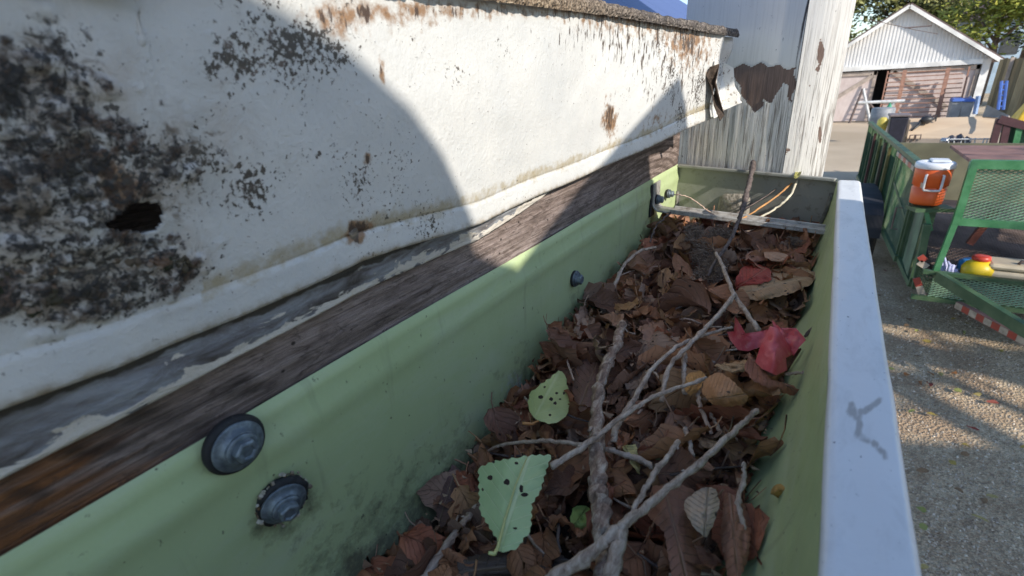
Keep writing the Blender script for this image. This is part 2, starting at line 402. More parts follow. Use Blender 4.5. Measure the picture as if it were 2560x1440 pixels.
c = m.mix(m.ramp(m.math('ADD', m.attr('top'), m.noise(90, 4)), [(.9, 0), (1.25, .95)]), c, (0.05, 0.042, 0.032))
m.color(c); m.bump(m.math('ADD', g3, g1), .0012)
def stripz0(y): return hemz(y) + .0002
strip('painted_rail', m.m, fascia, stripz0, lambda y: -0.040, lambda y: -0.1205 + 0.0012 * math.sin(y * 40), -0.12, 0.44, 700, 34, 0.0006, (40, 500),
      dict(edge=lambda px, py, W: np.exp(-((W[:, :, 2] - W[:, :1, 2]) / .004) ** 2) * (.5 + vnoise(W[:, :, 1] * 40, W[:, :, 2] * 10)), top=lambda px, py, W: np.clip((W[:, :, 2] + .0535) / .006, 0, 1)))

# shingle edge on top of the flashing and blue sheet roof above
m = M('shingle_grit', .95)
m.color(m.mix(m.attr('warm'), m.ramp(m.vor(900, out='Color'), [(.1, (.05, .045, .04)), (.6, (.13, .11, .10)), (1, (.30, .26, .22))]), m.ramp(m.vor(900, out='Color'), [(.1, (.10, .07, .045)), (.6, (.30, .22, .14)), (1, (.50, .40, .28))])))
m.bump(m.vor(700), .0012)
ys = np.linspace(-.1, .452, 520); prof = [(0.0105, -.0012), (0.0112, .0006), (.0108, .0030), (.009, .0048), (.004, .0056), (-.004, .0060), (-.03, .008), (-.12, .016), (-.4, .05)]
W = np.zeros((len(ys), len(prof), 3))
for i, y in enumerate(ys):
    x = panx(y); zt = edge_z(x, max(y, .05), TOP); 
    if y < .05: zt = .021 + (.05 - y) * .1
    for j, (a, b) in enumerate(prof):
        k = 1.0 - .35 * sm(.1, .45, y)
        W[i, j] = (x + a * .8, y, zt + b * (.9 + .5 * sm(.35, .1, y)))
W[:, 0:6, 0] += (fbm(W[:, 0:6, 1] * 260, W[:, 0:6, 2] * 300, 3) - .5) * .0035; W[:, 2:, 2] += (fbm(W[:, 2:, 1] * 280, W[:, 2:, 0] * 300, 3) - .5) * .0028
sh = mesh_obj('shingle_edge', W.reshape(-1, 3), [f[::-1] for f in grid_faces(len(ys), len(prof))], m.m, None, True, attrs=dict(warm=np.clip(1 - (W[:, :, 1] - .2) / .12, 0, 1).ravel() * .8))
tag(sh, 'dark gritty shingle edge along the top of the white flashing', 'roof edge')
m = M('blue_painted_sheet', .5); m.color(m.mix(m.math('GREATER_THAN', m.noise(330, 4), .70), m.mix(m.noise(9, 3), (0.085, 0.125, 0.29), (0.12, 0.17, 0.36)), (.05, .06, .12)))
mb = MB()
for k in range(9):
    mb.box((0, -.4 + k * .2, 0), (.9, -.4 + k * .2 + .1985, .004), Matrix.Translation((-.16, 0, .038)) @ Matrix.Rotation(math.radians(180 + 33), 4, 'Y') @ Matrix.Scale(-1, 4, (0, 0, 1)))
tag(mb.obj('blue_roof_sheet', m.m), 'blue painted sheet roof rising behind the shingle edge', 'roof sheet')

# ------------------------------------------------------------------ gutter
gut = empty('gutter', 'green inside metal rain gutter with white front lip full of leaves', 'gutter')
m = M('green_gutter_enamel', .38, spec=.5)
c = m.mix(m.ramp(m.noise(14, 4), [(.3, 0), (.7, 1)]), (0.44, 0.54, 0.275), (0.51, 0.61, 0.33))
c = m.mix(m.ramp(m.noise(1, 6, .75, scale=(40, 18, 55), dist=.6), [(.48, 0), (.72, .35)]), c, (0.58, 0.64, 0.50))
c = m.mix(m.ramp(m.noise(1, 4, .6, scale=(30, 120, 14)), [(.60, 0), (.72, .3)]), c, (0.25, 0.27, 0.16))
c = m.mix(m.ramp(m.math('ADD', m.vor(170), m.math('MULTIPLY', m.noise(60, 3), .35)), [(.175, .9), (.215, 0)]), c, (0.05, 0.05, 0.035))
c = m.mix(m.ramp(m.noise(420, 4, .7, scale=(1, .8, .5)), [(.66, 0), (.72, .8)]), c, (0.10, 0.11, 0.07))
dirt = m.ramp(m.math('ADD', m.math('MULTIPLY', m.attr('dirt'), .55), m.noise(130, 7, .72)), [(.70, 0), (1.05, .85)])
c = m.mix(dirt, c, (0.12, 0.115, 0.08))
c = m.mix(m.ramp(m.math('ADD', m.math('MULTIPLY', m.attr('chalk'), .5), m.noise(210, 6, .7)), [(.86, 0), (1.0, .7)]), c, (0.50, 0.57, 0.52))
m.color(c); m.rough(m.ramp(m.noise(90, 5), [(.3, .42), (.7, .62)])); m.bump(m.math('ADD', m.math('MULTIPLY', m.noise(60, 4), .6), m.math('MULTIPLY', dirt, .6)), .0006)
GREEN = m.m
backp = [(-.1222, -.0772), (-.1214, -.0768), (-.1206, -.0775), (-.1207, -.0845), (-.1203, -.0868), (-.1194, -.0885), (-.1191, -.0905), (-.1196, -.0925), (-.1202, -.0945),
         (-.1206, -.100), (-.1208, -.115), (-.1208, -.13), (-.1207, -.145), (-.1200, -.157), (-.1175, -.165), (-.112, -.1705), (-.100, -.172),
         (-.08, -.172), (-.05, -.1718), (-.036, -.170), (-.028, -.164), (-.022, -.156), (-.015, -.147), (-.006, -.137), (.001, -.127), (.0055, -.116), (.008, -.104), (.0092, -.092), (.0098, -.0800), (.0100, -.0775)]
def dens(p, n):
    p = np.array(p); s = np.r_[0, np.cumsum(np.linalg.norm(np.diff(p, axis=0), axis=1))]; t = np.linspace(0, s[-1], n)
    return np.c_[np.interp(t, s, p[:, 0]), np.interp(t, s, p[:, 1])]
pr = dens(backp, 90); ys = np.linspace(-.35, .447, 260)
W = np.zeros((len(ys), len(pr), 3)); W[:, :, 0] = pr[:, 0]; W[:, :, 2] = pr[:, 1]; W[:, :, 1] = ys[:, None]
W[:, :, 1] += kx(W[:, :, 0]) * np.clip((ys - .3) / .147, 0, 1)[:, None]
W[:, 4:60, 0] += (fbm(W[:, 4:60, 1] * 9, W[:, 4:60, 2] * 20, 2) - .5) * .0016
W[:, :3, 2] += ((fbm(W[:, :3, 1] * 7, W[:, :3, 1] * 3, 2) - .5) * .002)
px, py = proj(W)
dirt = gauss(px, py, [(1000, 1300, 240, 140, .55), (1330, 940, 110, 120, .5), (1180, 1130, 160, 110, .45), (1560, 700, 90, 80, .4), (900, 1420, 160, 60, .5), (195, 1425, 40, 20, .6), (500, 1180, 40, 30, .45), (650, 1315, 45, 40, .6), (770, 1240, 35, 40, .5), (720, 1330, 60, 50, .35), (1440, 740, 22, 40, .5), (1980, 1080, 50, 500, .2), (1650, 560, 80, 120, .35), (2050, 560, 60, 90, .5)]) + .5 * np.clip((-.150 - W[:, :, 2]) / .02, 0, 1)
chalk = gauss(px, py, [(1290, 960, 60, 60, .9), (1120, 1060, 120, 60, .5), (1380, 880, 50, 40, .6)])
mesh_obj('green_trough', W.reshape(-1, 3), grid_faces(len(ys), len(pr)), GREEN, gut, True, attrs=dict(dirt=dirt.ravel(), chalk=chalk.ravel()))
m = M('white_lip_enamel', .33)
c = m.mix(m.noise(25, 4), (0.70, 0.71, 0.72), (0.80, 0.80, 0.80))
c = m.mix(m.ramp(m.noise(1, 6, .7, scale=(90, 30, 90), dist=.5), [(.5, 0), (.75, .45)]), c, (0.42, 0.41, 0.40))
c = m.mix(m.ramp(m.noise(1, 5, .7, scale=(420, 260, 420)), [(.66, 0), (.74, .75)]), c, (0.22, 0.22, 0.24))
c = m.mix(m.ramp(m.noise(1, 3, .6, scale=(900, 500, 900)), [(.70, 0), (.73, .85)]), c, (0.10, 0.10, 0.12))
c = m.mix(m.ramp(m.attr('scuff'), [(.3, 0), (.7, .7)]), c, (0.28, 0.25, 0.22))
m.color(c); m.bump(m.noise(200, 4), .0002)
WHITE = m.m
lipp = [(.0100, -.0800), (.0098, -.0775), (.0104, -.0764), (.0116, -.0760), (.0200, -.0760), (.0228, -.0762), (.0240, -.0772), (.0243, -.0790), (.0243, -.092), (.0243, -.118), (.020, -.124), (.012, -.130), (.000, -.144), (-.012, -.157), (-.022, -.174), (-.05, -.1745), (-.124, -.1745)]
pl = dens(lipp[:9], 60); pl = np.vstack([pl, lipp[9:]]); ys = np.linspace(-.35, .443, 400)
W = np.zeros((len(ys), len(pl), 3)); W[:, :, 0] = pl[:, 0]; W[:, :, 2] = pl[:, 1]; W[:, :, 1] = ys[:, None]
W[-8:, :, 2] -= (np.linspace(0, 1, 8) ** 2)[:, None] * .0025
W[:, :, 0] += ((fbm(ys * 14, ys * 5, 3) - .5) * .0011)[:, None]; W[:, :60, 2] += ((fbm(ys * 18 + 4, ys * 6, 3) - .5) * .0008)[:, None] + (fbm(W[:, :60, 1] * 60, W[:, :60, 0] * 200, 3) - .5) * .0003
px, py = proj(W); sc = np.zeros(px.shape)
for (a, b) in [((2130, 1010), (2120, 1030)), ((2130, 1015), (2150, 1060)), ((2150, 1060), (2140, 1090)), ((2140, 1090), (2180, 1105)), ((2180, 1105), (2215, 1140)), ((2160, 1030), (2200, 1000)), ((2125, 1035), (2160, 1030))]:
    a = np.array(a, float); b = np.array(b, float); d = b - a; t = np.clip(((px - a[0]) * d[0] + (py - a[1]) * d[1]) / (d @ d), 0, 1)
    r = np.hypot(px - a[0] - t * d[0], py - a[1] - t * d[1]); sc = np.maximum(sc, np.exp(-(r / 9) ** 2) * (.5 + .8 * vnoise(px / 9, py / 9)))
mesh_obj('white_front', W.reshape(-1, 3), grid_faces(len(ys), len(pl)), WHITE, gut, True, attrs=dict(scuff=sc.ravel()))
# end cap
m = M('grey_end_cap', .45, spec=.5)
c = m.mix(m.noise(18, 4), (0.22, 0.225, 0.205), (0.31, 0.31, 0.28))
c = m.mix(m.ramp(m.noise(140, 6, .7), [(.56, 0), (.72, .8)]), c, (0.12, 0.10, 0.08)); m.color(c); m.bump(m.noise(70, 4), .0008)
CAP = m.m
mb = MB(); n = 40
cp = dens([(-.1206, -.0762)] + backp[3:29], 60)
vs = [(-.055, .4455 + float(kx(-.055)), -.12)] + [(a, .4455 + float(kx(a)), b) for a, b in cp]; mb.add(vs, [(0, i, i + 1) for i in range(1, 60)] + [(0, 60, 1)])
o = mb.obj('end_cap', CAP, gut)
mb = MB(); mb.beam((-.1200, .4430 + .0447, -.0781), (.0090, .4430, -.0781), .0045, .0027); mb.obj('cap_rim', CAP, gut, bevel=.0007)
mb = MB()
for i in range(6, 55, 1):
    pass
mb.tube([(a + (.0012 if a < -.06 else -.0014), .4440 + float(kx(a)), b + .001) for a, b in cp[6:58]], .0016, 6); mb.obj('sealant_bead', plain('grey_sealant', (.20, .19, .17), .8, var=.4, sc=120, bump=.001), gut, True)
# old patch of sealant on the cap
m = M('dried_sealant', .9); m.color(m.ramp(m.noise(260, 6, .7), [(.3, (.20, .17, .14)), (.7, (.50, .45, .38))])); m.bump(m.noise(240, 5), .002)
a = [atz(1, 1, -1)] and [capP(px, py, .001) for px, py in [(1800, 492), (1812, 484), (1850, 484), (1870, 487), (1876, 496), (1874, 530), (1866, 556), (1798, 556), (1792, 530)]]
cen = sum(a, Vector()) / len(a); vs = [cen - Vector((0, .0028, 0))] + [cen.lerp(p, .8) - Vector((0, .0024, 0)) for p in a] + a; k = len(a)
fs = [(0, 1 + i, 1 + (i + 1) % k) for i in range(k)] + [(1 + i, 1 + k + i, 1 + k + (i + 1) % k, 1 + (i + 1) % k) for i in range(k)]
mesh_obj('sealant_patch', vs, fs, m.m, gut, True)

# screws with washers
RY = Matrix.Rotation(math.radians(90), 4, 'Y')
m = M('galvanised_steel', .56, metal=.6); m.color(m.mix(m.ramp(m.noise(330, 5), [(.4, 0), (.65, 1)]), (0.13, 0.16, 0.19), (0.27, 0.32, 0.36))); m.bump(m.noise(500, 4), .0002)
STEEL = m.m
m = M('black_rubber', .7); m.color(m.mix(m.ramp(m.noise(900, 4, .7), [(.66, 0), (.7, 1)]), (0.018, 0.018, 0.02), (.12, .1, .08))); m.bump(m.noise(700, 4), .0003); RUB = m.m
def screw(px, py, r, label, head=.0042, x=-.1205, tilt=(0, 0), hh=.0042, dirty=False):
    c = atx(px, py, x); t = empty('gasket_screw', label, 'screw', None, c)
    R0 = Matrix.Rotation(math.radians(tilt[0]), 4, 'Z') @ Matrix.Rotation(math.radians(tilt[1]), 4, 'Y') @ RY @ Matrix.Diagonal((1, 1, 1 if r > .006 else .55, 1))
    mb = MB(); gs = 1.0 if r > .006 else .1; mb.lathe([(r * (1 + .12 * gs), 0), (r * (1 + .2 * gs), .0006), (r * (1 + .22 * gs), .0016), (r * (1 + .14 * gs), .0026), (r * .98, .0029), (r * .5, .0029)], R0, 48)
    o = mb.obj('rubber_gasket', RUB, t, True)
    if dirty:
        for v in o.data.vertices: v.co *= 1 + rnd.uniform(-.05, .07)
    mb = MB(); mb.lathe([(r * .5, .0027), (r * 1.0, .0027), (r * 1.03, .0031), (r * 1.0, .0035), (r * .93, .0036), (r * .80, .0040), (r * .70, .0047), (r * .68, .0050), (r * .62, .0050), (r * .5, .0050)], R0, 56)
    mb.obj('washer_disc', STEEL, t, True)
    mb = MB(); h = .0050
    mb.lathe([(head * 1.32, h - .0002), (head * 1.32, h + .0005), (head * 1.2, h + .0008), (head, h + .0008)], R0, 32)
    mb.obj('flange', STEEL, t, True)
    mb = MB(); Rz = R0 @ Matrix.Rotation(rnd.random(), 4, 'Z')
    mb.lathe([(head, h + .0006), (head, h + hh * .86), (head * .84, h + hh), (head * .6, h + hh), (head * .52, h + hh - .0004), (head * .2, h + hh - .0004)], Rz, 6)
    mb.obj('hex_head', STEEL, t, False, bevel=.0002)
    return t
screw(580, 1106, .0066, 'large grey screw washer half over the wood edge, left of the pair', head=.0032, hh=.0028, tilt=(0, 0))
s2 = screw(700, 1243, .0063, 'grey screw washer with crumbs on its rubber ring, lower right of the pair', head=.0030, hh=.0030, tilt=(-14, 6), dirty=True)
screw(1434, 696, .0050, 'shiny hex screw alone on the green gutter back halfway along', head=.0032, hh=.0056)
cr = M('crumbs', .9); cr.color(cr.ramp(cr.vor(500, out='Color'), [(.2, (.12, .07, .03)), (.8, (.5, .46, .38))]))
mb = MB(); c0 = s2.location
for i in range(46):
    a = rnd.uniform(-.5, 3.4) if i % 3 else rnd.uniform(4, 6); rr = .0078 + rnd.uniform(-.0006, .0008)
    p = c0 + Vector((.0012 + rnd.random() * .0012, math.cos(a) * rr, math.sin(a) * rr)); s = rnd.uniform(.00015, .0005)
    mb.box(-Vector((s, s, s)), Vector((s, s, s * 1.4)), Matrix.Translation(p) @ Matrix.Rotation(rnd.random() * 3, 4, (1, 1, .3)))
tag(mb.obj('crumbs', cr.m), 'tiny crumbs of grit stuck round the lower screw washer', kind='stuff')

# hanger: bracket plate on the wall, strap to the lip, two screws
m = M('dull_aluminium', .42, metal=.35); m.color(m.mix(m.ramp(m.noise(240, 6, .7), [(.45, 0), (.7, 1)]), (0.52, 0.50, 0.47), (.24, .20, .17))); m.bump(m.noise(150, 4), .0004); ALU = m.m
hang = empty('gutter_hanger', 'aluminium hanger strap bridging the gutter near its far end', 'hanger')
pc = atx(1637, 515, -.1205)
y0 = pc.y; zt = -.0800; zb = -.1055
mb = MB(); mb.box((-.1206, y0 - .016, zb - .003), (-.1192, y0 - .004, zt - .001)); mb.obj('back_plate', RUB, hang, bevel=.0008)
YS = atx(1650, 560, -.112).y - .012
def ribbon(pts, wv, th):
    b = MB(); n = len(pts)
    vs = []; 
    for i, p in enumerate(pts):
        p = Vector(p); d = (Vector(pts[min(i + 1, n - 1)]) - Vector(pts[max(0, i - 1)])).normalized(); nn = d.cross(Vector((0, 1, 0))).normalized() * th / 2
        W2 = Vector((0, wv / 2, 0)); vs += [p - W2 - nn, p + W2 - nn, p + W2 + nn, p - W2 + nn]
    fs = []
    for i in range(n - 1):
        for k in range(4): a = i * 4 + k; b2 = i * 4 + (k + 1) % 4; fs.append((a, b2, b2 + 4, a + 4))
    fs += [(3, 2, 1, 0), tuple((n - 1) * 4 + k for k in range(4))]
    return b.add(vs, fs)
zS = zb + .000
arc = [(-.1186, 0, zt), (-.1186, 0, zb + .008)] + [(-.1186 + .006 * (1 - math.cos(a)), 0, zb + .008 - .006 * math.sin(a)) for a in np.linspace(.2, 1.57, 6)]
st = [Vector((a, y0 - .004, b)) for a, _, b in arc]
e1 = aty(2090, 592, y0 - .010)
for k in range(1, 15): st.append(st[7].lerp(Vector((.008, y0 - .014, st[7].z - .004)), k / 14))
ribbon(st, .017, .0016).obj('strap', ALU, hang, False, bevel=.0004)
mb = MB()
for dy in (-.0075, .0075): mb.beam(st[8] + Vector((0, dy, .0014)), st[-1] + Vector((0, dy, .0014)), .0018, .0026)
mb.obj('strap_flange', ALU, hang, bevel=.0004)
for (px, py, lb) in [(1640, 498, 'small hex screw through the hanger bracket, nearer one'), (1667, 484, 'small hex screw just beyond the hanger bracket, farther one')]:
    screw(px, py, .0040, lb, head=.0030, hh=.0065, x=-.1180 if px < 1650 else -.1195)

# ------------------------------------------------------------------ post at the gutter's end
m = M('cracked_white_paint', .6)
grain = m.noise(1, 7, .7, scale=(700, 300, 22), dist=.4); gr2 = m.noise(1, 5, .6, scale=(1500, 600, 60))
pt = m.mix(m.noise(24, 5), (0.74, 0.71, 0.65), (0.84, 0.82, 0.78))
pt = m.mix(m.math('MULTIPLY', m.attr('crack'), m.ramp(grain, [(.40, .85), (.5, 0)])), pt, (0.20, 0.16, 0.13))
pt = m.mix(m.ramp(m.noise(330, 5, .65, scale=(1, 1, .6)), [(.66, 0), (.72, .8)]), pt, (0.14, 0.12, 0.11))
wdc = m.ramp(gr2, [(.3, (.12, .08, .062)), (.7, (.29, .19, .15))])
pt = m.mix(m.ramp(m.math('ADD', m.attr('bare'), m.math('MULTIPLY', m.noise(90, 6, .7), .8)), [(.86, 0), (.90, 1)]), pt, wdc)
pt = m.mix(m.ramp(m.math('ADD', m.attr('joint'), m.math('MULTIPLY', m.noise(200, 4), .3)), [(.6, 0), (.9, .95)]), pt, (0.03, 0.022, 0.02))
m.color(pt); m.bump(m.math('ADD', m.math('MULTIPLY', grain, m.attr('crack')), m.math('MULTIPLY', m.attr('bare'), -.8)), .0007)
post = empty('porch_post', 'weathered white porch post with peeling paint behind the gutter end', 'post', None, (0, 0, 0))
def postface(name, xa, xb, ya, yb, bulge, attrs, nx=90):
    zs = np.concatenate([[-2.3, -1.2, -.5], np.linspace(-.16, .16, 330), [.4, 1.0, 1.6]])
    W = np.zeros((nx, len(zs), 3)); T = np.linspace(0, 1, nx)
    W[:, :, 0] = (xa + (xb - xa) * T)[:, None]; W[:, :, 1] = (ya + (yb - ya) * T)[:, None] - bulge * np.sin(T * math.pi)[:, None]; W[:, :, 2] = zs
    px, py = proj(W)
    rg = fbm(W[:, :, 0] * 420, W[:, :, 2] * 16, 4) - .5
    cr = attrs['crack'](px, py)
    W[:, :, 1] += rg * .0005 * cr
    at = {k: f(px, py).ravel() for k, f in attrs.items()}
    br = attrs['bare'](px, py); W[:, :, 1] += np.clip(br, 0, 1) * .0008
    return mesh_obj(name, W.reshape(-1, 3), grid_faces(nx, len(zs)), m.m, post, True, attrs=at)
bare1 = [(1835, 165), (1900, 160), (1990, 172), (1986, 235), (1978, 262), (1966, 210), (1952, 205), (1945, 240), (1930, 255), (1912, 250), (1903, 268), (1888, 280), (1868, 262), (1850, 225), (1838, 200)]
JX = [(2022, 0), (2008, 60), (1992, 150), (1982, 250), (1966, 350), (1950, 440)]
def jointf(px, py):
    j = np.interp(py, [p[1] for p in JX], [p[0] for p in JX]); return np.exp(-((px - j) / 4.0) ** 2) * np.clip(1.2 - py / 330, .1, 1)
postface('front_board', -.129, -.0293, .5110, .4620, 0.0005, dict(
    bare=lambda px, py: inpoly(px + 5 * np.sin(py / 9), py + 4 * np.sin(px / 7), bare1) * .75 + gauss(px, py, [(1995, 180, 14, 60, .3), (1790, 320, 30, 90, .28)]),
    crack=lambda px, py: np.clip((py - 150) / 110, .12, 1), joint=jointf))
postface('edge_board', -.0288, .0, .4606, .4622, .0016, dict(
    bare=lambda px, py: gauss(px, py, [(2052, 130, 13, 46, .75), (2040, 185, 12, 30, .4), (2022, 220, 10, 40, .5), (2050, 335, 7, 34, .7), (1975, 380, 12, 40, .35), (1960, 400, 10, 60, .4)]),
    crack=lambda px, py: np.clip(.45 + (py - 100) / 400, .3, .9), joint=lambda px, py: gauss(px, py, [(0, 0, 1, 1, 0)])), nx=50)
mb = MB(); mb.box((-.127, .514, -2.3), (-.0005, .60, 1.6)); mb.box((-.032, .4650, -2.3), (-.0005, .514, 1.6)); mb.obj('post_core', plain('post_core_paint', (.6, .58, .54), .7, sc=14), post)
mb = MB(); mb.box((-.0298, .4632, -.6), (-.0283, .4645, 1.0)); mb.obj('joint_gap', plain('dark_gap', (.03, .025, .02), .9), post)
# house wall and soffit that carry the gutter (seen only from the side)
wallm = plain('house_wall_paint', (.55, .56, .5), .8, sc=3)
mb = MB(); mb.box((-4.5, -3, GZ), (-.50, .9, -.18)); o = mb.obj('house_wall', wallm); tag(o, 'painted house wall below the gutter', 'wall')
mb = MB(); mb.box((-.50, -3, -.18), (-.126, .9, -.165)); o = mb.obj('soffit', wallm); tag(o, 'painted soffit board under the roof edge', 'soffit')
mb = MB(); mb.box((-.200, -.2, -.164), (-.165, .445, .012)); o = mb.obj('rafter_block', WOOD); tag(o, 'dark timber sub fascia behind the flashing hole', 'timber')

# ================================================================== LEAF LITTER
def front_x(z):  # inner front wall
    zs = [p[1] for p in backp[19:30]]; xs_ = [p[0] for p in backp[19:30]]
    return float(np.interp(z, zs, xs_))
def H(x, y):
    back = np.interp(y, [-.1, .08, .15, .20, .24, .30, .40, .45], [-.168, -.166, -.158, -.140, -.134, -.141, -.125, -.123])
    fr = np.interp(y, [-.1, .1, .2, .3, .38, .45], [-.140, -.135, -.129, -.124, -.120, -.122])
    t = (x + .12) / .12; t = min(1, max(0, t)); t = t ** .6
    return back + (fr - back) * t + .006 * (float(vnoise(x * 55, y * 55)) - .5)
m = M('dead_leaf', .62, spec=.35)
uvn = m.n('ShaderNodeUVMap'); su = m.n('ShaderNodeSeparateXYZ'); m.L(uvn.outputs[0], su.inputs[0])
av = m.math('ABSOLUTE', m.math('SUBTRACT', su.outputs[1], .5))
side = m.math('SINE', m.math('MULTIPLY', m.math('SUBTRACT', su.outputs[0], m.math('MULTIPLY', av, .55)), 62))
vein = m.math('MAXIMUM', m.ramp(side, [(.90, 0), (1.0, .55)]), m.ramp(av, [(.0, 1), (.022, 0)]))
tint = m.attr('tint', 'Color')
c = m.mix(m.math('MULTIPLY', m.noise(90, 6, .6), .75), tint, m.mix(.75, tint, (.02, .012, .008)))
c = m.mix(m.math('MULTIPLY', vein, .30), c, m.mix(.5, tint, (.75, .60, .42)))
c = m.mix(m.ramp(m.math('ADD', m.vor(150), m.math('MULTIPLY', m.noise(40, 2), .5)), [(.28, .95), (.33, 0)]), c, (.010, .007, .006))
m.color(c); m.bump(m.math('ADD', m.math('MULTIPLY', vein, .7), m.noise(200, 5)), .0008)
m.b.inputs['Subsurface Weight'].default_value = 0.0
LEAF = m.m
def leaf_geo(L, Wd, curlL, curlW, fold, twist, seed, nu=15, nv=7, torn=0.0):
    r = random.Random(seed); vs = []; uv = []
    wob = [r.uniform(-1, 1) for _ in range(6)]
    for i in range(nu):
        u = i / (nu - 1); w_ = Wd * (math.sin(math.pi * min(1, u * .97 + .02) ** .82)) ** .8
        ser = 1 + (.055 if i % 2 else -.055)
        if torn and r.random() < torn: ser *= r.uniform(.55, .95)
        for j in range(nv):
            v = -1 + 2 * j / (nv - 1); e = ser if abs(v) > .99 else 1
            a = v * w_ * e; x = (u - .5) * L
            th = v * w_ / max(Wd, 1e-6) * curlW            # roll across
            if abs(curlW) > .05: rr = Wd / curlW; yy = rr * math.sin(th) * e; zz = rr * (1 - math.cos(th))
            else: yy = a; zz = 0
            zz += fold * abs(a) + .0015 * math.sin(u * 9 + wob[0] * 3 + v * 2) * abs(v) + .0010 * math.sin(u * 21 + v * 5 + wob[1] * 5)
            if abs(curlL) > .05:
                Rl = L / curlL; t = (u - .5) * curlL; n = Rl - zz; x = n * math.sin(t); zz = Rl - n * math.cos(t)
            tw = twist * (u - .5); yy, zz = yy * math.cos(tw) - zz * math.sin(tw), yy * math.sin(tw) + zz * math.cos(tw)
            vs.append(Vector((x, yy, zz))); uv.append((u, .5 + v * .5))
    fs = grid_faces(nu, nv)
    # stem
    b = vs[nv // 2]; n0 = len(vs); d = (b - vs[nv + nv // 2]).normalized()
    for k in range(3):
        p = b + d * (.003 * k + .0) + Vector((0, 0, .0008 * k * k)); q = .0004
        vs += [p + Vector((0, q, 0)), p + Vector((0, -q, 0)), p + Vector((0, 0, q))]; uv += [(0, .5)] * 3
    for k in range(2):
        for c_ in range(3): a_ = n0 + k * 3 + c_; b_ = n0 + k * 3 + (c_ + 1) % 3; fs.append((a_, b_, b_ + 3, a_ + 3))
    return vs, fs, uv
BROWNS = [(.17, .085, .05), (.23, .115, .065), (.13, .066, .042), (.30, .155, .085), (.20, .12, .085), (.105, .058, .042), (.36, .19, .10), (.25, .10, .06), (.19, .135, .105), (.42, .25, .13), (.15, .085, .06)]
def clampv(v):
    v.z = max(v.z, -.1705 if v.x < -.04 else v.z); v.z = min(v.z, -.06)
    v.x = max(v.x, -.1185); v.x = min(v.x, front_x(v.z) - .0012)
    if v.z < -.165 and v.x < -.112: v.x = -.112
    v.y = min(v.y, .443 + float(kx(v.x))); return v
def rand_leaf(r, x, y, zo, big=1.0, flat=1.0):
    L = r.uniform(.020, .042) * big; Wd = L * r.uniform(.24, .34)
    vs, fs, uv = leaf_geo(L, Wd, r.choice([-1, 1]) * r.uniform(.2, 1.9), r.uniform(-1.8, 2.0), r.uniform(-.2, .6), r.uniform(-1.6, 1.6), r.random(), torn=.25)
    mt = Matrix.Translation((x, y, H(x, y) + zo)) @ Matrix.Rotation(r.uniform(0, 6.28), 4, 'Z') @ Matrix.Rotation(r.uniform(-.75, .75) * flat, 4, 'Y') @ Matrix.Rotation(r.uniform(-.8, .8) * flat, 4, 'X')
    vs = [clampv(mt @ v) for v in vs]; t = r.choice(BROWNS); k = r.uniform(.75, 1.35)
    k *= 2.15; t = [q * k * w_ for q, w_ in zip(t, (1.03, .93, .84))]; k = min(1, .52 / max(t)); return vs, fs, uv, tuple(q * k for q in t)
# soil and crumbled litter under the leaves
bx_ = np.linspace(-.1195, .006, 46); by_ = np.linspace(-.3, .4445, 230)
vs = []
for x in bx_:
    for y in by_:
        v = Vector((x, y + float(kx(x)) * min(1, max(0, (y - .3) / .1445)), H(x, y) - .007 + .004 * (float(fbm(x * 160, y * 160, 3)) - .5))); v.x = min(v.x, front_x(v.z) - .0005); vs.append(v)
mm = M('leaf_mould', .95); mm.color(mm.ramp(mm.noise(260, 7, .7), [(.3, (.018, .012, .009)), (.55, (.06, .036, .024)), (.8, (.15, .09, .055))])); mm.bump(mm.noise(200, 6), .003)
tag(mesh_obj('leaf_mould', vs, grid_faces(len(bx_), len(by_)), mm.m, None, True), 'dark crumbled leaf mould in the bottom of the gutter', kind='stuff')
r = random.Random(11); AV, AF, AU, AT = [], [], [], []
for i in range(1500):
    y = -.06 + .5 * r.random() ** .9; x = r.uniform(-.115, .002); s = r.choice([.35, .5, .7, 1.0])
    vs, fs, uv, t = rand_leaf(r, x, y, r.uniform(-.006, .001), s); n = len(AV)
    AV += vs; AF += [tuple(a + n for a in f) for f in fs]; AU += uv; AT += [t] * len(vs)
tag(mesh_obj('leaf_fragments', AV, AF, LEAF, None, True, attrs=dict(tint=np.array(AT)), uv=AU), 'packed layer of broken brown leaves under the loose ones', kind='stuff')
LG = 'curled brown dead leaves loose on the litter'
r = random.Random(29); cells = []
for i in range(230):
    y = .045 + .39 * ((i + r.random()) / 230) ** 1.0; x = r.uniform(-.108, -.004)
    if y < .16 and x < -.095: x += .02
    if 1380 < 0: continue
    zz_ = H(x, y) + .006; qx, qy = proj((x, y, zz_))
    if any(((qx - a) / c_) ** 2 + ((qy - b) / d_) ** 2 < 1 for a, b, c_, d_ in ((1372, 1000, 95, 110), (1285, 1260, 130, 170), (1915, 865, 120, 95))): continue
    vs, fs, uv, t = rand_leaf(r, x, y, r.uniform(.000, .008), r.uniform(.8, 1.15) if y > .12 else r.uniform(.6, .9), 1.0)
    o = mesh_obj('dead_leaf', vs, fs, LEAF, None, True, attrs=dict(tint=np.array([t] * len(vs))), uv=uv)
    cw = ['dark brown', 'dark brown', 'chocolate brown', 'russet', 'mid brown', 'chestnut', 'tan', 'pale tan'][min(7, int(t[0] * 13))]
    zn = ('close to the camera' if y < .15 else 'around the middle of the gutter' if y < .29 else 'towards the end cap')
    sn = ('against the green back' if x < -.08 else 'by the front lip' if x > -.032 else 'in mid gutter')
    tag(o, '%s curled dead leaf %s, %s' % (cw, sn, zn), 'leaf', '%s dead leaves %s, %s' % (cw, sn, zn))

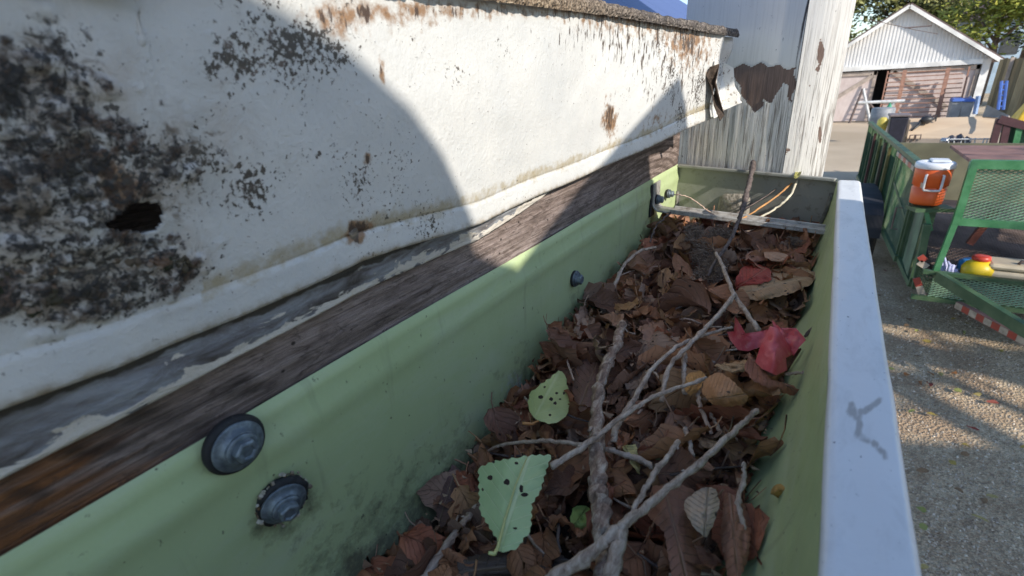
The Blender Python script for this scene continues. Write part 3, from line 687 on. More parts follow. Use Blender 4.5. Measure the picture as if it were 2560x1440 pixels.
# hero leaves, traced and given their own place, curl and depth
def outline_leaf(name, pts, zf, mat, label, midrib=None, cat='leaf', res=26, rough=.0012, tint=(.2, .1, .06), group=None, serr=0.0, th=0.0):
    """pts: outline in photo pixels, zf(u,v)->height; the leaf is laid on that height in the gutter"""
    P = []
    n = len(pts)
    for i in range(n):
        a = np.array(pts[i], float); b = np.array(pts[(i + 1) % n], float); k = max(2, int(np.hypot(*(b - a)) / 9))
        nrm = np.array([(b - a)[1], -(b - a)[0]]) / (np.hypot(*(b - a)) + 1e-6)
        for q in range(k): P.append(a + (b - a) * q / k + nrm * serr * (1 if q % 2 else -1))
    P = np.array(P); cx, cy = P.mean(0); rings = 9; uvx0, uvx1 = P[:, 0].min(), P[:, 0].max(); uy0, uy1 = P[:, 1].min(), P[:, 1].max()
    V2 = [(cx, cy)]
    for q in range(1, rings + 1):
        for p in P: V2.append((cx + (p[0] - cx) * q / rings, cy + (p[1] - cy) * q / rings))
    m_ = len(P); fs = [(0, 1 + i, 1 + (i + 1) % m_) for i in range(m_)]
    for q in range(rings - 1):
        for i in range(m_):
            a = 1 + q * m_ + i; b = 1 + q * m_ + (i + 1) % m_; fs.append((a, a + m_, b + m_, b))
    out = []; uv = []; seed = rnd.random() * 50
    for i, (x, y) in enumerate(V2):
        u = (x - uvx0) / (uvx1 - uvx0); v = (y - uy0) / (uy1 - uy0)
        z = zf(u, v) + rough * (float(fbm(u * 5 + seed, v * 5, 3)) - .5) * 2
        out.append(atz(x, y, z))
        if midrib:
            a = np.array(midrib[0], float); b = np.array(midrib[1], float); d = b - a; l = np.hypot(*d); d /= l; rel = np.array([x, y]) - a
            uv.append((float(rel @ d) / l, .5 + float(rel[0] * d[1] - rel[1] * d[0]) / l * 1.0))
        else: uv.append((u, v))
    o = mesh_obj(name, out, fs, mat, None, True, attrs=dict(tint=np.array([[q * min(1.5, .72 / max(tint)) for q in tint]] * len(out))), uv=uv)
    if label: tag(o, label, cat, group)
    return o
def fresh(name, c1, c2, vc, spots=0.0, vein_n=46, vk=.55, rough=.5, trans=.12):
    m = M(name, rough)
    uvn = m.n('ShaderNodeUVMap'); su = m.n('ShaderNodeSeparateXYZ'); m.L(uvn.outputs[0], su.inputs[0])
    av = m.math('ABSOLUTE', m.math('SUBTRACT', su.outputs[1], .5))
    side = m.math('SINE', m.math('MULTIPLY', m.math('SUBTRACT', su.outputs[0], m.math('MULTIPLY', av, .75)), vein_n))
    vein = m.math('MAXIMUM', m.ramp(side, [(.93, 0), (1.0, .6)]), m.ramp(av, [(.0, 1), (.014, 1), (.028, 0)]))
    c = m.mix(m.ramp(m.noise(45, 5), [(.35, 0), (.65, 1)]), c1, c2)
    c = m.mix(m.math('MULTIPLY', vein, vk), c, vc)
    if spots: c = m.mix(m.ramp(m.math('ADD', m.vor(230 * spots), m.math('MULTIPLY', m.noise(60, 2), .6)), [(.36, 1), (.39, 0)]), c, (.02, .012, .01))
    m.color(c); m.bump(m.math('ADD', m.math('MULTIPLY', vein, .3), m.noise(150, 4)), .0005); return m.m
def holes(parent, spots, zf, mat):
    for (x, y, a, b) in spots:
        mb = MB(); c = atz(x, y, zf); k = 10; s = c.length / F
        vs = [c + Vector((0, 0, .0006))] + [atz(x + a * math.cos(q * 6.283 / k) * rnd.uniform(.75, 1.2), y + b * math.sin(q * 6.283 / k) * rnd.uniform(.8, 1.2), zf) + Vector((0, 0, .0005)) for q in range(k)]
        mb.add(vs, [(0, 1 + q, 1 + (q + 1) % k) for q in range(k)]); mb.obj('dark_spot', mat, parent)
SPOT = plain('rot_spot', (.025, .014, .01), .9, sc=300)
big_g = fresh('pale_green_leaf', (.38, .52, .25), (.46, .60, .30), (.72, .78, .48))
Z1 = -.1215
zf1 = lambda u, v: Z1 - .004 * (u - .5) ** 2 * 4 + .006 * (1 - v) * .5 - .006 * max(0, .35 - u)
o = outline_leaf('green_leaf', [(1196, 1170), (1230, 1154), (1300, 1142), (1340, 1137), (1379, 1138), (1366, 1175), (1350, 1230), (1330, 1260), (1327, 1330), (1310, 1345), (1296, 1370), (1270, 1380), (1245, 1378), (1240, 1345), (1200, 1280), (1197, 1225)], zf1, big_g,
                 'large pale green serrated leaf with dark holes lying nearest the camera', ((1245, 1380), (1322, 1139)), serr=2.2, rough=.0008)
mb = MB(); mb.tube([atz(1318, 1142, Z1 + .004), atz(1290, 1210, Z1 + .0035), atz(1262, 1300, Z1 + .0015), atz(1244, 1370, Z1 + .001), atz(1236, 1385, Z1 + .002), atz(1222, 1382, Z1 + .003)], [.0002, .0003, .0004, .0005, .0006, .0005], 6)
mb.obj('leaf_stalk', plain('pale_stalk', (.60, .62, .25), .5), o, True)
holes(o, [(1226, 1197, 7, 7), (1268, 1208, 8, 8), (1304, 1225, 5, 11), (1312, 1240, 9, 6), (1291, 1161, 5, 4), (1288, 1324, 6, 3), (1207, 1227, 3, 4), (1234, 1158, 4, 3)], Z1 + .0045, SPOT)
m2 = fresh('yellow_green_leaf', (.40, .46, .17), (.50, .55, .24), (.66, .68, .38), vein_n=40, vk=.3)
Z2 = -.1315
o = outline_leaf('yellow_green_leaf', [(1396, 925), (1412, 935), (1418, 960), (1424, 1000), (1422, 1030), (1405, 1050), (1380, 1060), (1352, 1055), (1330, 1040), (1320, 1015), (1322, 985), (1345, 965), (1375, 945)],
                 lambda u, v: Z2 + .004 * (1 - v) - .003 * (2 * u - 1) ** 2, m2, 'rounded yellow green leaf with black specks beside the gutter back', ((1330, 1058), (1400, 925)), serr=1.6, rough=.0008)
holes(o, [(1352, 995, 7, 5), (1378, 1000, 5, 5), (1392, 985, 4, 3), (1388, 1010, 5, 4), (1410, 985, 3, 4), (1375, 1040, 4, 3), (1362, 970, 3, 3), (1400, 1000, 4, 2)], Z2 + .004, SPOT)
mb = MB(); mb.tube([atz(1345, 1053, Z2), atz(1330, 1060, Z2 + .001), atz(1306, 1058, Z2 + .002)], [.0005, .0006, .0007], 6); mb.obj('leaf_stalk', plain('orange_stalk', (.55, .26, .09), .5), o, True)
redm = M('red_leaf', .45)
c = redm.mix(redm.ramp(redm.noise(60, 5), [(.35, 0), (.65, 1)]), (.55, .05, .06), (.72, .16, .17)); redm.color(redm.mix(redm.ramp(redm.noise(240, 5), [(.6, 0), (.72, .6)]), c, (.66, .26, .18))); redm.bump(redm.noise(110, 4), .0012); redm = redm.m
Z3 = -.110
rl = empty('red_leaf', 'bright red pointed leaf curled up on the brown litter by the lip', 'leaf')
def lobe(pts, zf): 
    o = outline_leaf('leaf_lobe', pts, zf, redm, None, rough=.0010); o.parent = rl; return o
lobe([(1838, 789), (1842, 815), (1852, 835), (1890, 830), (1925, 822), (1928, 850), (1900, 868), (1870, 878), (1845, 875), (1825, 850), (1818, 830), (1835, 828)], lambda u, v: Z3 + .012 * (1 - v) ** 1.3 - .004 * u + .004 * (.5 - u) ** 2 * 4)
lobe([(1900, 868), (1925, 815), (1955, 822), (1975, 850), (1984, 885), (1965, 895), (1968, 925), (1940, 938), (1905, 922), (1888, 905)], lambda u, v: Z3 + .005 - .010 * v * v + .005 * math.sin(u * 3.1))
lobe([(1930, 800), (1950, 820), (1990, 820), (2010, 843), (2015, 850), (1998, 868), (1984, 890), (1972, 868), (1958, 845), (1938, 832)], lambda u, v: Z3 + .012 - .012 * v + .003 * u)
def brown_hero(pts, z, label, tint, mid=None, cu=0.0, cv=0.0, name='dead_leaf', serr=1.2, mat=LEAF):
    return outline_leaf(name, pts, lambda u, v: z + cu * (1 - (2 * u - 1) ** 2) + cv * (1 - (2 * v - 1) ** 2), mat, label, mid, tint=tint, serr=serr, rough=.0016)
brown_hero([(1868, 700), (1930, 672), (2010, 668), (2045, 685), (2030, 710), (1975, 735), (1900, 752), (1850, 745), (1845, 722)], -.118, 'long tan leaf riddled with small holes across the far litter', (.36, .22, .12), ((1850, 735), (2045, 685)), cu=.003, cv=.004)
brown_hero([(1855, 668), (1890, 658), (1925, 672), (1930, 700), (1885, 715), (1840, 725), (1838, 700)], -.117, 'dark red leaf behind the long tan leaf', (.32, .045, .03), ((1838, 720), (1925, 665)), cv=.008)
brown_hero([(1775, 938), (1800, 930), (1830, 950), (1872, 992), (1862, 1010), (1820, 1018), (1780, 1010), (1755, 985), (1758, 955)], -.117, 'broad orange brown curled leaf below the red leaf', (.42, .20, .09), ((1765, 1000), (1865, 985)), cu=.006, cv=.006)
brown_hero([(1785, 912), (1830, 905), (1868, 900), (1868, 925), (1840, 935), (1812, 928)], -.120, 'pale tan jagged leaf scrap touching the red leaf', (.56, .34, .17), ((1785, 912), (1868, 912)), cv=.003, serr=2)
brown_hero([(1718, 935), (1750, 925), (1765, 940), (1748, 975), (1725, 990), (1708, 970)], -.119, 'small orange leaf at the twig tip', (.62, .30, .09), ((1715, 985), (1760, 930)), cv=.003)
brown_hero([(1735, 1090), (1770, 1093), (1803, 1110), (1788, 1125), (1760, 1120)], -.125, 'small pale peach leaf scrap in the middle of the litter', (.62, .36, .20), ((1735, 1090), (1800, 1112)), cv=.002, serr=1.5)
brown_hero([(1875, 880), (1885, 905), (1930, 950), (1975, 960), (2000, 975), (1985, 990), (1930, 975), (1880, 950), (1860, 920)], -.118, 'red brown leaf rolled under the bright red leaf', (.30, .12, .07), ((1870, 890), (1990, 980)), cv=.006)
brown_hero([(1630, 1215), (1700, 1210), (1735, 1225), (1745, 1290), (1755, 1400), (1752, 1445), (1680, 1445), (1660, 1330), (1615, 1285)], -.126, 'large smooth reddish brown leaf at the bottom of the picture', (.24, .115, .075), ((1660, 1210), (1715, 1440)), cu=.006)
brown_hero([(1745, 1225), (1765, 1217), (1790, 1222), (1800, 1260), (1785, 1310), (1765, 1345), (1735, 1320), (1710, 1275), (1712, 1250)], -.119, 'pale papery leaf with black holes beside the large reddish leaf', (.42, .31, .22), ((1760, 1345), (1770, 1220)), cu=.002, cv=.003)
brown_hero([(1812, 1230), (1850, 1240), (1880, 1300), (1870, 1400), (1850, 1445), (1820, 1445), (1800, 1340)], -.124, 'long wrinkled russet leaf near the bottom right of the litter', (.30, .14, .085), ((1825, 1230), (1845, 1440)), cu=.004)
brown_hero([(1130, 1160), (1165, 1185), (1172, 1240), (1150, 1290), (1100, 1320), (1090, 1280), (1110, 1210)], -.158, 'dull purple brown leaf against the green wall at lower left', (.16, .095, .085), ((1095, 1310), (1140, 1170)), cu=.004)
brown_hero([(1470, 880), (1510, 890), (1515, 930), (1490, 1010), (1450, 1030), (1430, 980), (1440, 920)], -.134, 'smooth dark brown leaf left of the thick stick', (.17, .095, .075), ((1445, 1025), (1500, 885)), cu=.005)
brown_hero([(1505, 745), (1540, 752), (1560, 775), (1545, 800), (1510, 790), (1495, 765)], -.134, 'grey brown folded leaf at the gutter back', (.20, .155, .13), ((1500, 750), (1550, 795)), cv=.006)
brown_hero([(1580, 755), (1615, 748), (1628, 775), (1610, 800), (1570, 815), (1550, 800)], -.130, 'tan oval leaf with a bright rim left of the twig fork', (.34, .20, .11), ((1555, 810), (1625, 755)), cv=.004)
brown_hero([(1738, 702), (1760, 692), (1775, 705), (1768, 745), (1745, 775), (1715, 790), (1725, 745)], -.124, 'rolled pinkish brown leaf below the grey fluff', (.42, .22, .14), ((1722, 785), (1760, 695)), cu=.007)
brown_hero([(1415, 800), (1450, 795), (1470, 815), (1480, 850), (1455, 860), (1420, 845), (1405, 820)], -.132, 'stiff cupped grey brown leaf at the top left of the heap', (.19, .15, .125), ((1410, 815), (1475, 855)), cu=-.008)
brown_hero([(1910, 622), (1960, 632), (1990, 655), (1985, 662), (1940, 655), (1912, 645)], -.112, 'pinkish tan rolled leaf just in front of the hanger strap', (.50, .28, .17), ((1912, 630), (1988, 658)), cv=.005)
brown_hero([(1870, 630), (1912, 622), (1920, 650), (1880, 660), (1862, 648)], -.115, 'dusky red brown leaf scrap beside the strap', (.34, .16, .10), None, cv=.003)
brown_hero([(1890, 545), (1925, 520), (1928, 548), (1905, 556)], -.116, 'sunlit orange leaf tip standing behind the strap', (.62, .24, .12), None, cv=.003)
brown_hero([(1930, 552), (1955, 543), (1985, 560), (1980, 572), (1935, 568)], -.114, 'red orange leaf behind the strap in the cap shadow', (.45, .12, .06), None, cv=.003)
brown_hero([(1430, 1270), (1455, 1262), (1475, 1270), (1478, 1320), (1448, 1326), (1425, 1305)], -.138, 'small bright green leaf scrap beside the thick stick', (.26, .36, .10), ((1430, 1320), (1470, 1265)), cv=.002, serr=1.6)
brown_hero([(1555, 1115), (1590, 1110), (1600, 1160), (1600, 1188), (1580, 1165)], -.128, 'narrow pale yellow leaf under the thin twig', (.52, .44, .18), ((1560, 1115), (1600, 1185)), cu=.003)
brown_hero([(1636, 1105), (1658, 1108), (1650, 1150), (1635, 1148)], -.129, 'small grey green leaf scrap in the middle', (.24, .33, .16), None, cu=.002)
brown_hero([(1933, 1215), (1960, 1205), (1975, 1235), (1955, 1248), (1925, 1235)], -.120, 'small yellow ochre leaf by the front of the gutter', (.50, .29, .08), None, cv=.004)
brown_hero([(1900, 700), (1950, 668), (2000, 672), (1990, 690), (1940, 705)], -.122, 'dull green leaf half hidden under the long tan leaf', (.16, .19, .07), ((1900, 700), (1995, 675)), cv=.002)
brown_hero([(1595, 650), (1640, 628), (1650, 665), (1620, 690), (1592, 680)], -.132, 'olive green leaf in the corner below the hanger', (.12, .16, .05), ((1595, 685), (1645, 635)), cv=.003)
brown_hero([(1140, 1400), (1200, 1385), (1330, 1375), (1400, 1385), (1430, 1405), (1330, 1440), (1150, 1445)], -.146, 'wide dark grey brown leaf under the large green leaf', (.105, .08, .065), ((1150, 1430), (1420, 1400)), cv=.003)

# twigs
def barkmat(name, a, b, c, sc=1.0):
    m = M(name, .85); g = m.noise(1, 6, .7, scale=(420 * sc, 170 * sc, 420 * sc), dist=.4); m.color(m.ramp(g, [(.3, a), (.5, b), (.68, c)])); m.bump(g, .0008); return m.m
TW = barkmat('grey_twig_bark', (.19, .12, .085), (.46, .35, .27), (.66, .55, .45)); TH = barkmat('flaking_bark', (.07, .042, .03), (.30, .20, .145), (.66, .55, .43), .8); TD = barkmat('dark_twig_bark', (.05, .035, .03), (.12, .09, .08), (.2, .16, .14))
TP = barkmat('peeled_twig', (.34, .22, .16), (.55, .40, .31), (.66, .52, .42))
def path(pp, jit=.0003):
    P = [atz(x, y, z) for x, y, z in pp]; out = []
    for i in range(len(P) - 1):
        a = P[max(0, i - 1)]; b = P[i]; c = P[i + 1]; d = P[min(len(P) - 1, i + 2)]
        for k in range(9):
            t = k / 9; q = .5 * ((2 * b) + (c - a) * t + (2 * a - 5 * b + 4 * c - d) * t * t + (3 * b - a - 3 * c + d) * t ** 3)
            out.append(q + Vector((rnd.uniform(-1, 1), rnd.uniform(-1, 1), rnd.uniform(-1, 1))) * jit)
    return out + [P[-1]]
def bark_tube(mb, P, rr, n, amp, seed):
    u = None; k = len(P); base = len(mb.v)
    for i, p in enumerate(P):
        d = (P[min(i + 1, k - 1)] - P[max(i - 1, 0)]).normalized()
        if u is None: u = d.orthogonal().normalized()
        u = (u - d * u.dot(d)).normalized(); v = d.cross(u)
        for j in range(n):
            a = 2 * math.pi * j / n; q = float(vnoise(i * .45 + seed, math.cos(a) * 1.6 + 9)) - .5 + (float(vnoise(i * 1.7 + seed, j * .9)) - .5) * .7
            mb.v.append(tuple(p + (u * math.cos(a) + v * math.sin(a)) * rr[i] * (1 + amp * q)))
    for i in range(k - 1):
        for j in range(n): a = base + i * n + j; b = base + i * n + (j + 1) % n; mb.f.append((a, b, b + n, a + n))
    mb.f.append(tuple(base + j for j in reversed(range(n)))); mb.f.append(tuple(base + (k - 1) * n + j for j in range(n)))
    for _ in range(max(1, k // 14)):          # buds and broken spurs
        i = rnd.randrange(1, k - 1); d = (P[i + 1] - P[i - 1]).normalized(); s_ = d.orthogonal().normalized(); s_ = Matrix.Rotation(rnd.random() * 6.28, 3, d) @ s_
        mb.tube([P[i], P[i] + s_ * rr[i] * 1.1 + d * rr[i] * .6, P[i] + s_ * rr[i] * 1.4 + d * rr[i] * 1.4], [rr[i] * .6, rr[i] * .35, rr[i] * .1], 6)
def twig(pp, r0, r1, label, mat=TW, jit=.0003, forks=(), group=None, name='twig', n=8, knob=.12):
    P = path(pp, jit); k = len(P); mb = MB(); rr = [(r0 + (r1 - r0) * i / (k - 1)) * (1 + rnd.uniform(-knob, knob)) * (1.3 if rnd.random() < .06 else 1) for i in range(k)]
    bark_tube(mb, P, rr, n, .6 if n > 12 else .26, rnd.random() * 40); o = mb.obj(name, mat, None, True); tag(o, label, 'twig', group)
    for f, a, b in forks:
        mb = MB(); Q = path(f, jit); bark_tube(mb, Q, [a + (b - a) * i / (len(Q) - 1) for i in range(len(Q))], n, .26, rnd.random() * 40); mb.obj('side_shoot', mat, o, True)
    return o
twig([(1556, 806, -.117), (1545, 850, -.117), (1520, 905, -.118), (1498, 970, -.119), (1492, 1060, -.120), (1495, 1180, -.121), (1500, 1280, -.122), (1512, 1380, -.123), (1515, 1470, -.123)], .0018, .0030, 'thick flaking stick running up the left of the litter', TH, .0006, name='stick', n=14, knob=.10)
twig([(1765, 946, -.113), (1650, 985, -.113), (1570, 1032, -.114), (1470, 1108, -.117), (1378, 1166, -.121)], .0007, .0012, 'pale grey twig crossing over the thick stick', TW)
twig([(1835, 738, -.108), (1790, 795, -.110), (1720, 865, -.112), (1672, 920, -.114), (1655, 1002, -.118)], .0012, .0009, 'slender grey twig slanting down from the fork', TW)
twig([(1830, 818, -.114), (1760, 838, -.114), (1690, 868, -.114), (1625, 930, -.115), (1585, 1000, -.117), (1545, 1060, -.119), (1535, 1105, -.122)], .0007, .0013, 'grey twig lying just left of the slender one', TW)
twig([(1790, 632, -.104), (1808, 668, -.106), (1835, 735, -.109), (1868, 785, -.112), (1898, 828, -.115)], .0010, .0013, 'grey twig running from the fluff towards the red leaf', TW)
twig([(1195, 1142, -.150), (1240, 1118, -.143), (1300, 1106, -.136), (1400, 1105, -.128), (1510, 1122, -.124), (1570, 1140, -.124), (1632, 1165, -.124)], .0005, .0012, 'thin arched twig crossing behind the large green leaf', TW)
twig([(1893, 1026, -.112), (1850, 1065, -.112), (1770, 1140, -.113), (1690, 1205, -.114), (1600, 1280, -.115), (1530, 1335, -.117), (1470, 1390, -.118), (1370, 1455, -.121)], .0009, .0018, 'long forked grey twig sweeping across the lower litter', TW,
     forks=[([(1697, 1104, -.113), (1640, 1180, -.113), (1605, 1235, -.114), (1570, 1302, -.116)], .0010, .0008), ([(1560, 1310, -.116), (1545, 1370, -.118), (1525, 1460, -.121)], .0015, .0024)])
twig([(1196, 1262, -.145), (1165, 1300, -.144), (1120, 1360, -.144), (1060, 1450, -.144)], .0011, .0017, 'blue grey twig at the lower left edge of the litter', TW)
twig([(1642, 618, -.112), (1600, 628, -.114), (1562, 660, -.118), (1540, 705, -.124), (1522, 748, -.130)], .0010, .0013, 'curved pale twig bent against the green gutter back', TW)
twig([(1883, 406, -.070), (1874, 455, -.078), (1860, 510, -.088), (1846, 555, -.097), (1820, 610, -.103), (1790, 650, -.107), (1770, 690, -.112)], .0022, .0008, 'upright dark broken stick rising out of the fluff', TD, .0003, name='stick')
twig([(1686, 486, -.088), (1720, 492, -.090), (1750, 512, -.096), (1785, 538, -.103), (1806, 549, -.106)], .0004, .0006, 'thin tan stem reaching from the hanger screw', TP)
twig([(1676, 531, -.094), (1655, 550, -.098), (1638, 570, -.103), (1625, 605, -.110)], .0008, .0005, 'small dark branching twig in front of the bracket', TD, .0006)
twig([(1712, 885, -.116), (1709, 930, -.118), (1712, 985, -.120)], .0010, .0009, 'short upright grey twig left of the orange leaf', TW)
twig([(1744, 975, -.119), (1752, 1020, -.120), (1780, 1085, -.123)], .0008, .0008, 'short brown twig below the orange leaf', TP)
twig([(1775, 1035, -.121), (1790, 1060, -.122), (1802, 1082, -.123)], .0006, .0008, 'very short grey twig beside the peach leaf scrap', TW)
twig([(1712, 1068, -.121), (1722, 1100, -.121), (1732, 1142, -.122)], .0009, .0008, 'short bent twig above the peach scrap', TW)
twig([(1548, 690, -.125), (1600, 672, -.124), (1665, 664, -.124)], .0004, .0004, 'hair thin stem near the corner leaves', TP)
twig([(2084, 762, -.100), (2050, 800, -.106), (2012, 842, -.113)], .0004, .0008, 'thin brown stem lying on the front of the gutter', TD)
twig([(1965, 935, -.113), (2000, 932, -.113), (2030, 926, -.112)], .0007, .0005, 'orange brown stalk poking out under the red leaf', TP)
twig([(1860, 1160, -.116), (1858, 1200, -.118), (1845, 1260, -.120), (1860, 1330, -.122)], .0006, .0009, 'thin pale twig near the front right of the litter', TW)
twig([(1411, 850, -.128), (1418, 900, -.128), (1434, 950, -.129)], .0004, .0005, 'hair thin orange stem on the left of the heap', TP)
twig([(1145, 1290, -.146), (1130, 1350, -.146), (1120, 1400, -.147), (1125, 1450, -.147)], .0004, .0007, 'wiry twig at the lower left of the litter', TW)
twig([(2012, 425, -.078), (1990, 448, -.082), (1955, 480, -.090), (1900, 520, -.100), (1840, 556, -.107)], .0010, .0006, 'orange dry grass blade propped on the end cap', plain('orange_straw', (.50, .25, .09), .6, sc=100), name='straw')
twig([(2002, 436, -.079), (1975, 448, -.084), (1900, 500, -.097), (1830, 540, -.106)], .0005, .0005, 'dark thin straw propped beside the orange one', TD, name='straw')
twig([(1993, 452, -.082), (1975, 490, -.091), (1940, 520, -.100), (1885, 552, -.108)], .0009, .0009, 'pale straw stalk crossing behind the orange blade', plain('pale_straw', (.6, .55, .42), .6, sc=100), name='straw')
brown_hero([(2011, 411), (2005, 425), (1998, 442), (1986, 447), (1985, 436), (1994, 422)], -.076, 'small olive yellow leaf tip above the end cap', (.36, .34, .08), ((1986, 446), (2011, 411)), cu=.001)
r = random.Random(5)
for i in range(34):
    y = r.uniform(.09, .42); x = r.uniform(-.10, -.008); a = r.uniform(0, 6.28); L = r.uniform(.008, .028); z = H(x, y) + r.uniform(.004, .010)
    P = [clampv(Vector((x + math.cos(a) * L * (t - .5) + r.uniform(-.001, .001), y + math.sin(a) * L * (t - .5), z + .004 * (t - .5) * r.uniform(-1, 1)))) for t in (0, .33, .66, 1)]
    mb = MB(); mb.tube(P, [.0005, .0006, .0005, .0003], 6); q = r.choice([0, 1, 2]); zn = 'near the camera' if y < .2 else 'in the middle of the litter' if y < .3 else 'near the hanger strap'
    nm = ['grey', 'dark brown', 'pale peeled'][q]; tag(mb.obj('twig', [TW, TD, TP][q], None, True), 'tiny %s twig scrap %s' % (nm, zn), 'twig', 'tiny %s twig scraps %s' % (nm, zn))
mb = MB(); r = random.Random(41)
for i in range(1500):
    y = r.uniform(.03, .44); x = r.uniform(-.117, 0); p = clampv(Vector((x, y, H(x, y) + r.uniform(-.001, .007)))); s = r.uniform(.0004, .0016)
    a = [p + Vector((r.gauss(0, s), r.gauss(0, s), r.gauss(0, s * .5))) for _ in range(4)]; mb.add(a, [(0, 1, 2), (0, 2, 3), (1, 3, 2), (0, 3, 1)])
cm = M('litter_crumbs', .9); cm.color(cm.ramp(cm.vor(170, out='Color'), [(.1, (.05, .03, .02)), (.5, (.26, .15, .09)), (.95, (.62, .46, .32))]))
tag(mb.obj('litter_crumbs', cm.m), 'tiny crumbled leaf bits and seeds dusted over the litter', kind='stuff')
# grey fluff caught on the stick
m = M('grey_fluff', 1.0, spec=.1); m.color(m.ramp(m.noise(500, 6, .75), [(.3, (.06, .042, .032)), (.5, (.20, .145, .11)), (.72, (.44, .36, .29))]))
mb = MB(); r = random.Random(8)
for (cx, cy, cz, rx, n) in [(1745, 605, -.112, .010, 420), (1765, 645, -.117, .010, 420), (1800, 585, -.108, .008, 300), (1735, 575, -.106, .007, 160), (1790, 665, -.115, .008, 220), (1985, 602, -.112, .005, 60), (1770, 690, -.118, .009, 250)]:
    c = atz(cx, cy, cz)
    for i in range(n * 3):
        d = Vector((r.gauss(0, 1), r.gauss(0, 1), r.gauss(0, .5))).normalized() * rx * r.random() ** .5; p = c + d
        e = Vector((r.gauss(0, 1), r.gauss(0, 1), r.gauss(0, 1))).normalized() * r.uniform(.0008, .0035); s = r.uniform(.00006, .00018)
        o_ = e.orthogonal().normalized() * s
        mb.add([p - e - o_, p - e + o_, p + o_ * 1.6 + Vector((0, 0, s)), p + e, p - o_ * 1.6], [(0, 1, 2, 4), (4, 2, 3)])
    for i in range(0):
        d = Vector((r.gauss(0, 1), r.gauss(0, 1), r.gauss(0, .7))).normalized() * rx * r.random() ** .4 * .8; s = r.uniform(.0008, .0022)
        mb.box((-s, -s, -s * .7), (s, s * .8, s * .6), Matrix.Translation(c + d) @ Matrix.Rotation(r.random() * 6, 4, (r.random(), r.random(), 1)))
tag(mb.obj('grey_fluff', m.m), 'matted grey fluff and dust clump caught on the upright stick', 'fluff')
# debris stuck on the flashing
m = barkmat('debris', (.05, .04, .03), (.16, .13, .10), (.34, .28, .2))
for (px, py, rr, lb) in [(913, 392, 13, 'small dark seed husk stuck on the shaded flashing'), (884, 583, 15, 'brown flake of debris above the flashing crease'), (1664, 268, 10, 'rust brown crumb near the torn end of the flashing')]:
    c = atx(px, py, panx(.3) + .002 if px > 1600 else -.1175); s = rr * c.length / F; mb = MB()
    for k in range(5):
        e = s * rnd.uniform(.4, .7); mb.box((-e * .5, -e, -e), (e * .6, e, e * 1.3), Matrix.Translation(c + Vector((0, rnd.uniform(-.4, .4) * s, rnd.uniform(-.5, .7) * s))) @ Matrix.Rotation(rnd.random() * 3, 4, (1, .4, .3)))
    tag(mb.obj('debris_crumb', m, bevel=s * .2), lb, 'debris')

# orange and moss crumbs at the left on the flashing
m = M('lichen', .95); m.color(m.ramp(m.vor(260, out='Color'), [(.15, (.035, .04, .022)), (.45, (.09, .075, .05)), (.7, (.20, .13, .09)), (.95, (.34, .32, .27))])); m.bump(m.noise(400, 4), .0006)
mb = MB(); r = random.Random(77); cnt = 0
while cnt < 2100:
    px = r.uniform(-60, 620); py = r.uniform(-30, 800)
    q = float(gauss(px, py, [(20, 260, 260, 170, 1.0), (200, 440, 170, 130, 1.0), (60, 560, 150, 110, .6), (440, 380, 80, 40, .9), (400, 660, 110, 26, .8), (560, 360, 100, 50, .4), (20, 740, 150, 60, .6), (640, 150, 60, 60, .7)]))
    q *= float(vnoise(px / 26., py / 26.)) * 1.7
    if ((px - 352) / 60) ** 2 + ((py - 541) / 46) ** 2 < 1: continue
    if r.random() > q * .8 or q < .42: continue
    c = atx(px, py, -.1158); s = r.uniform(.0003, .0010); a = r.random() * 6.3; k = 6
    st = r.uniform(.8, 2.0)
    ring = [c + Vector((-.0008, math.cos(a) * math.cos(j * 1.047) * s * st - math.sin(a) * math.sin(j * 1.047) * s, math.sin(a) * math.cos(j * 1.047) * s * st + math.cos(a) * math.sin(j * 1.047) * s)) * 1.0 for j in range(k)]
    mb.add(ring + [c + Vector((s * .55, r.uniform(-.3, .3) * s, r.uniform(-.3, .3) * s))], [(j, (j + 1) % k, k) for j in range(k)]); cnt += 1
tag(mb.obj('lichen_crust', m.m, None, True), 'dark moss and lichen crust on the left of the flashing', kind='stuff')

# ================================================================== GARAGE
GY = 28.0
gar = empty('garage', 'white gabled garage with ribbed siding and two old hinged doors', 'garage', None, (1.9, GY, GZ))
def glob(name, mb, mat, parent, **kw):
    mb.v = [tuple(Vector(v) - parent.location) for v in mb.v]; return mb.obj(name, mat, parent, **kw)
XL, XR, ZH, XPk, ZP = -1.28, 4.93, -.05, 1.89, 2.27
m = M('white_ribbed_siding', .55); m.color(m.mix(m.ramp(m.noise(1, 5, scale=(2, 2, .8)), [(.35, 0), (.7, 1)]), (.80, .79, .78), (.68, .67, .66))); SID = m.m
mb = MB(); x = XL; pts = []
while x < XR: 
    for q, d in ((0, 0), (.030, 0), (.040, .03), (.085, .03), (.095, 0)): pts.append((x + q, d))
    x += .125
vs = []; 
slope = (ZP - ZH - .1) / (XPk - XL + .12)
for x, d in pts:
    zt = ZP - .10 - abs(x - XPk) * .70; vs += [(x, GY + .02 + d, ZH + .1), (x, GY + .02 + d, max(ZH + .12, zt))]
mb.add(vs, [(2 * i, 2 * i + 2, 2 * i + 3, 2 * i + 1) for i in range(len(pts) - 1)]); glob('gable_siding', mb, SID, gar)
WP = plain('white_trim', (.75, .74, .72), .6, sc=1.5); RF = plain('brown_roof', (.13, .09, .085), .85, sc=3)
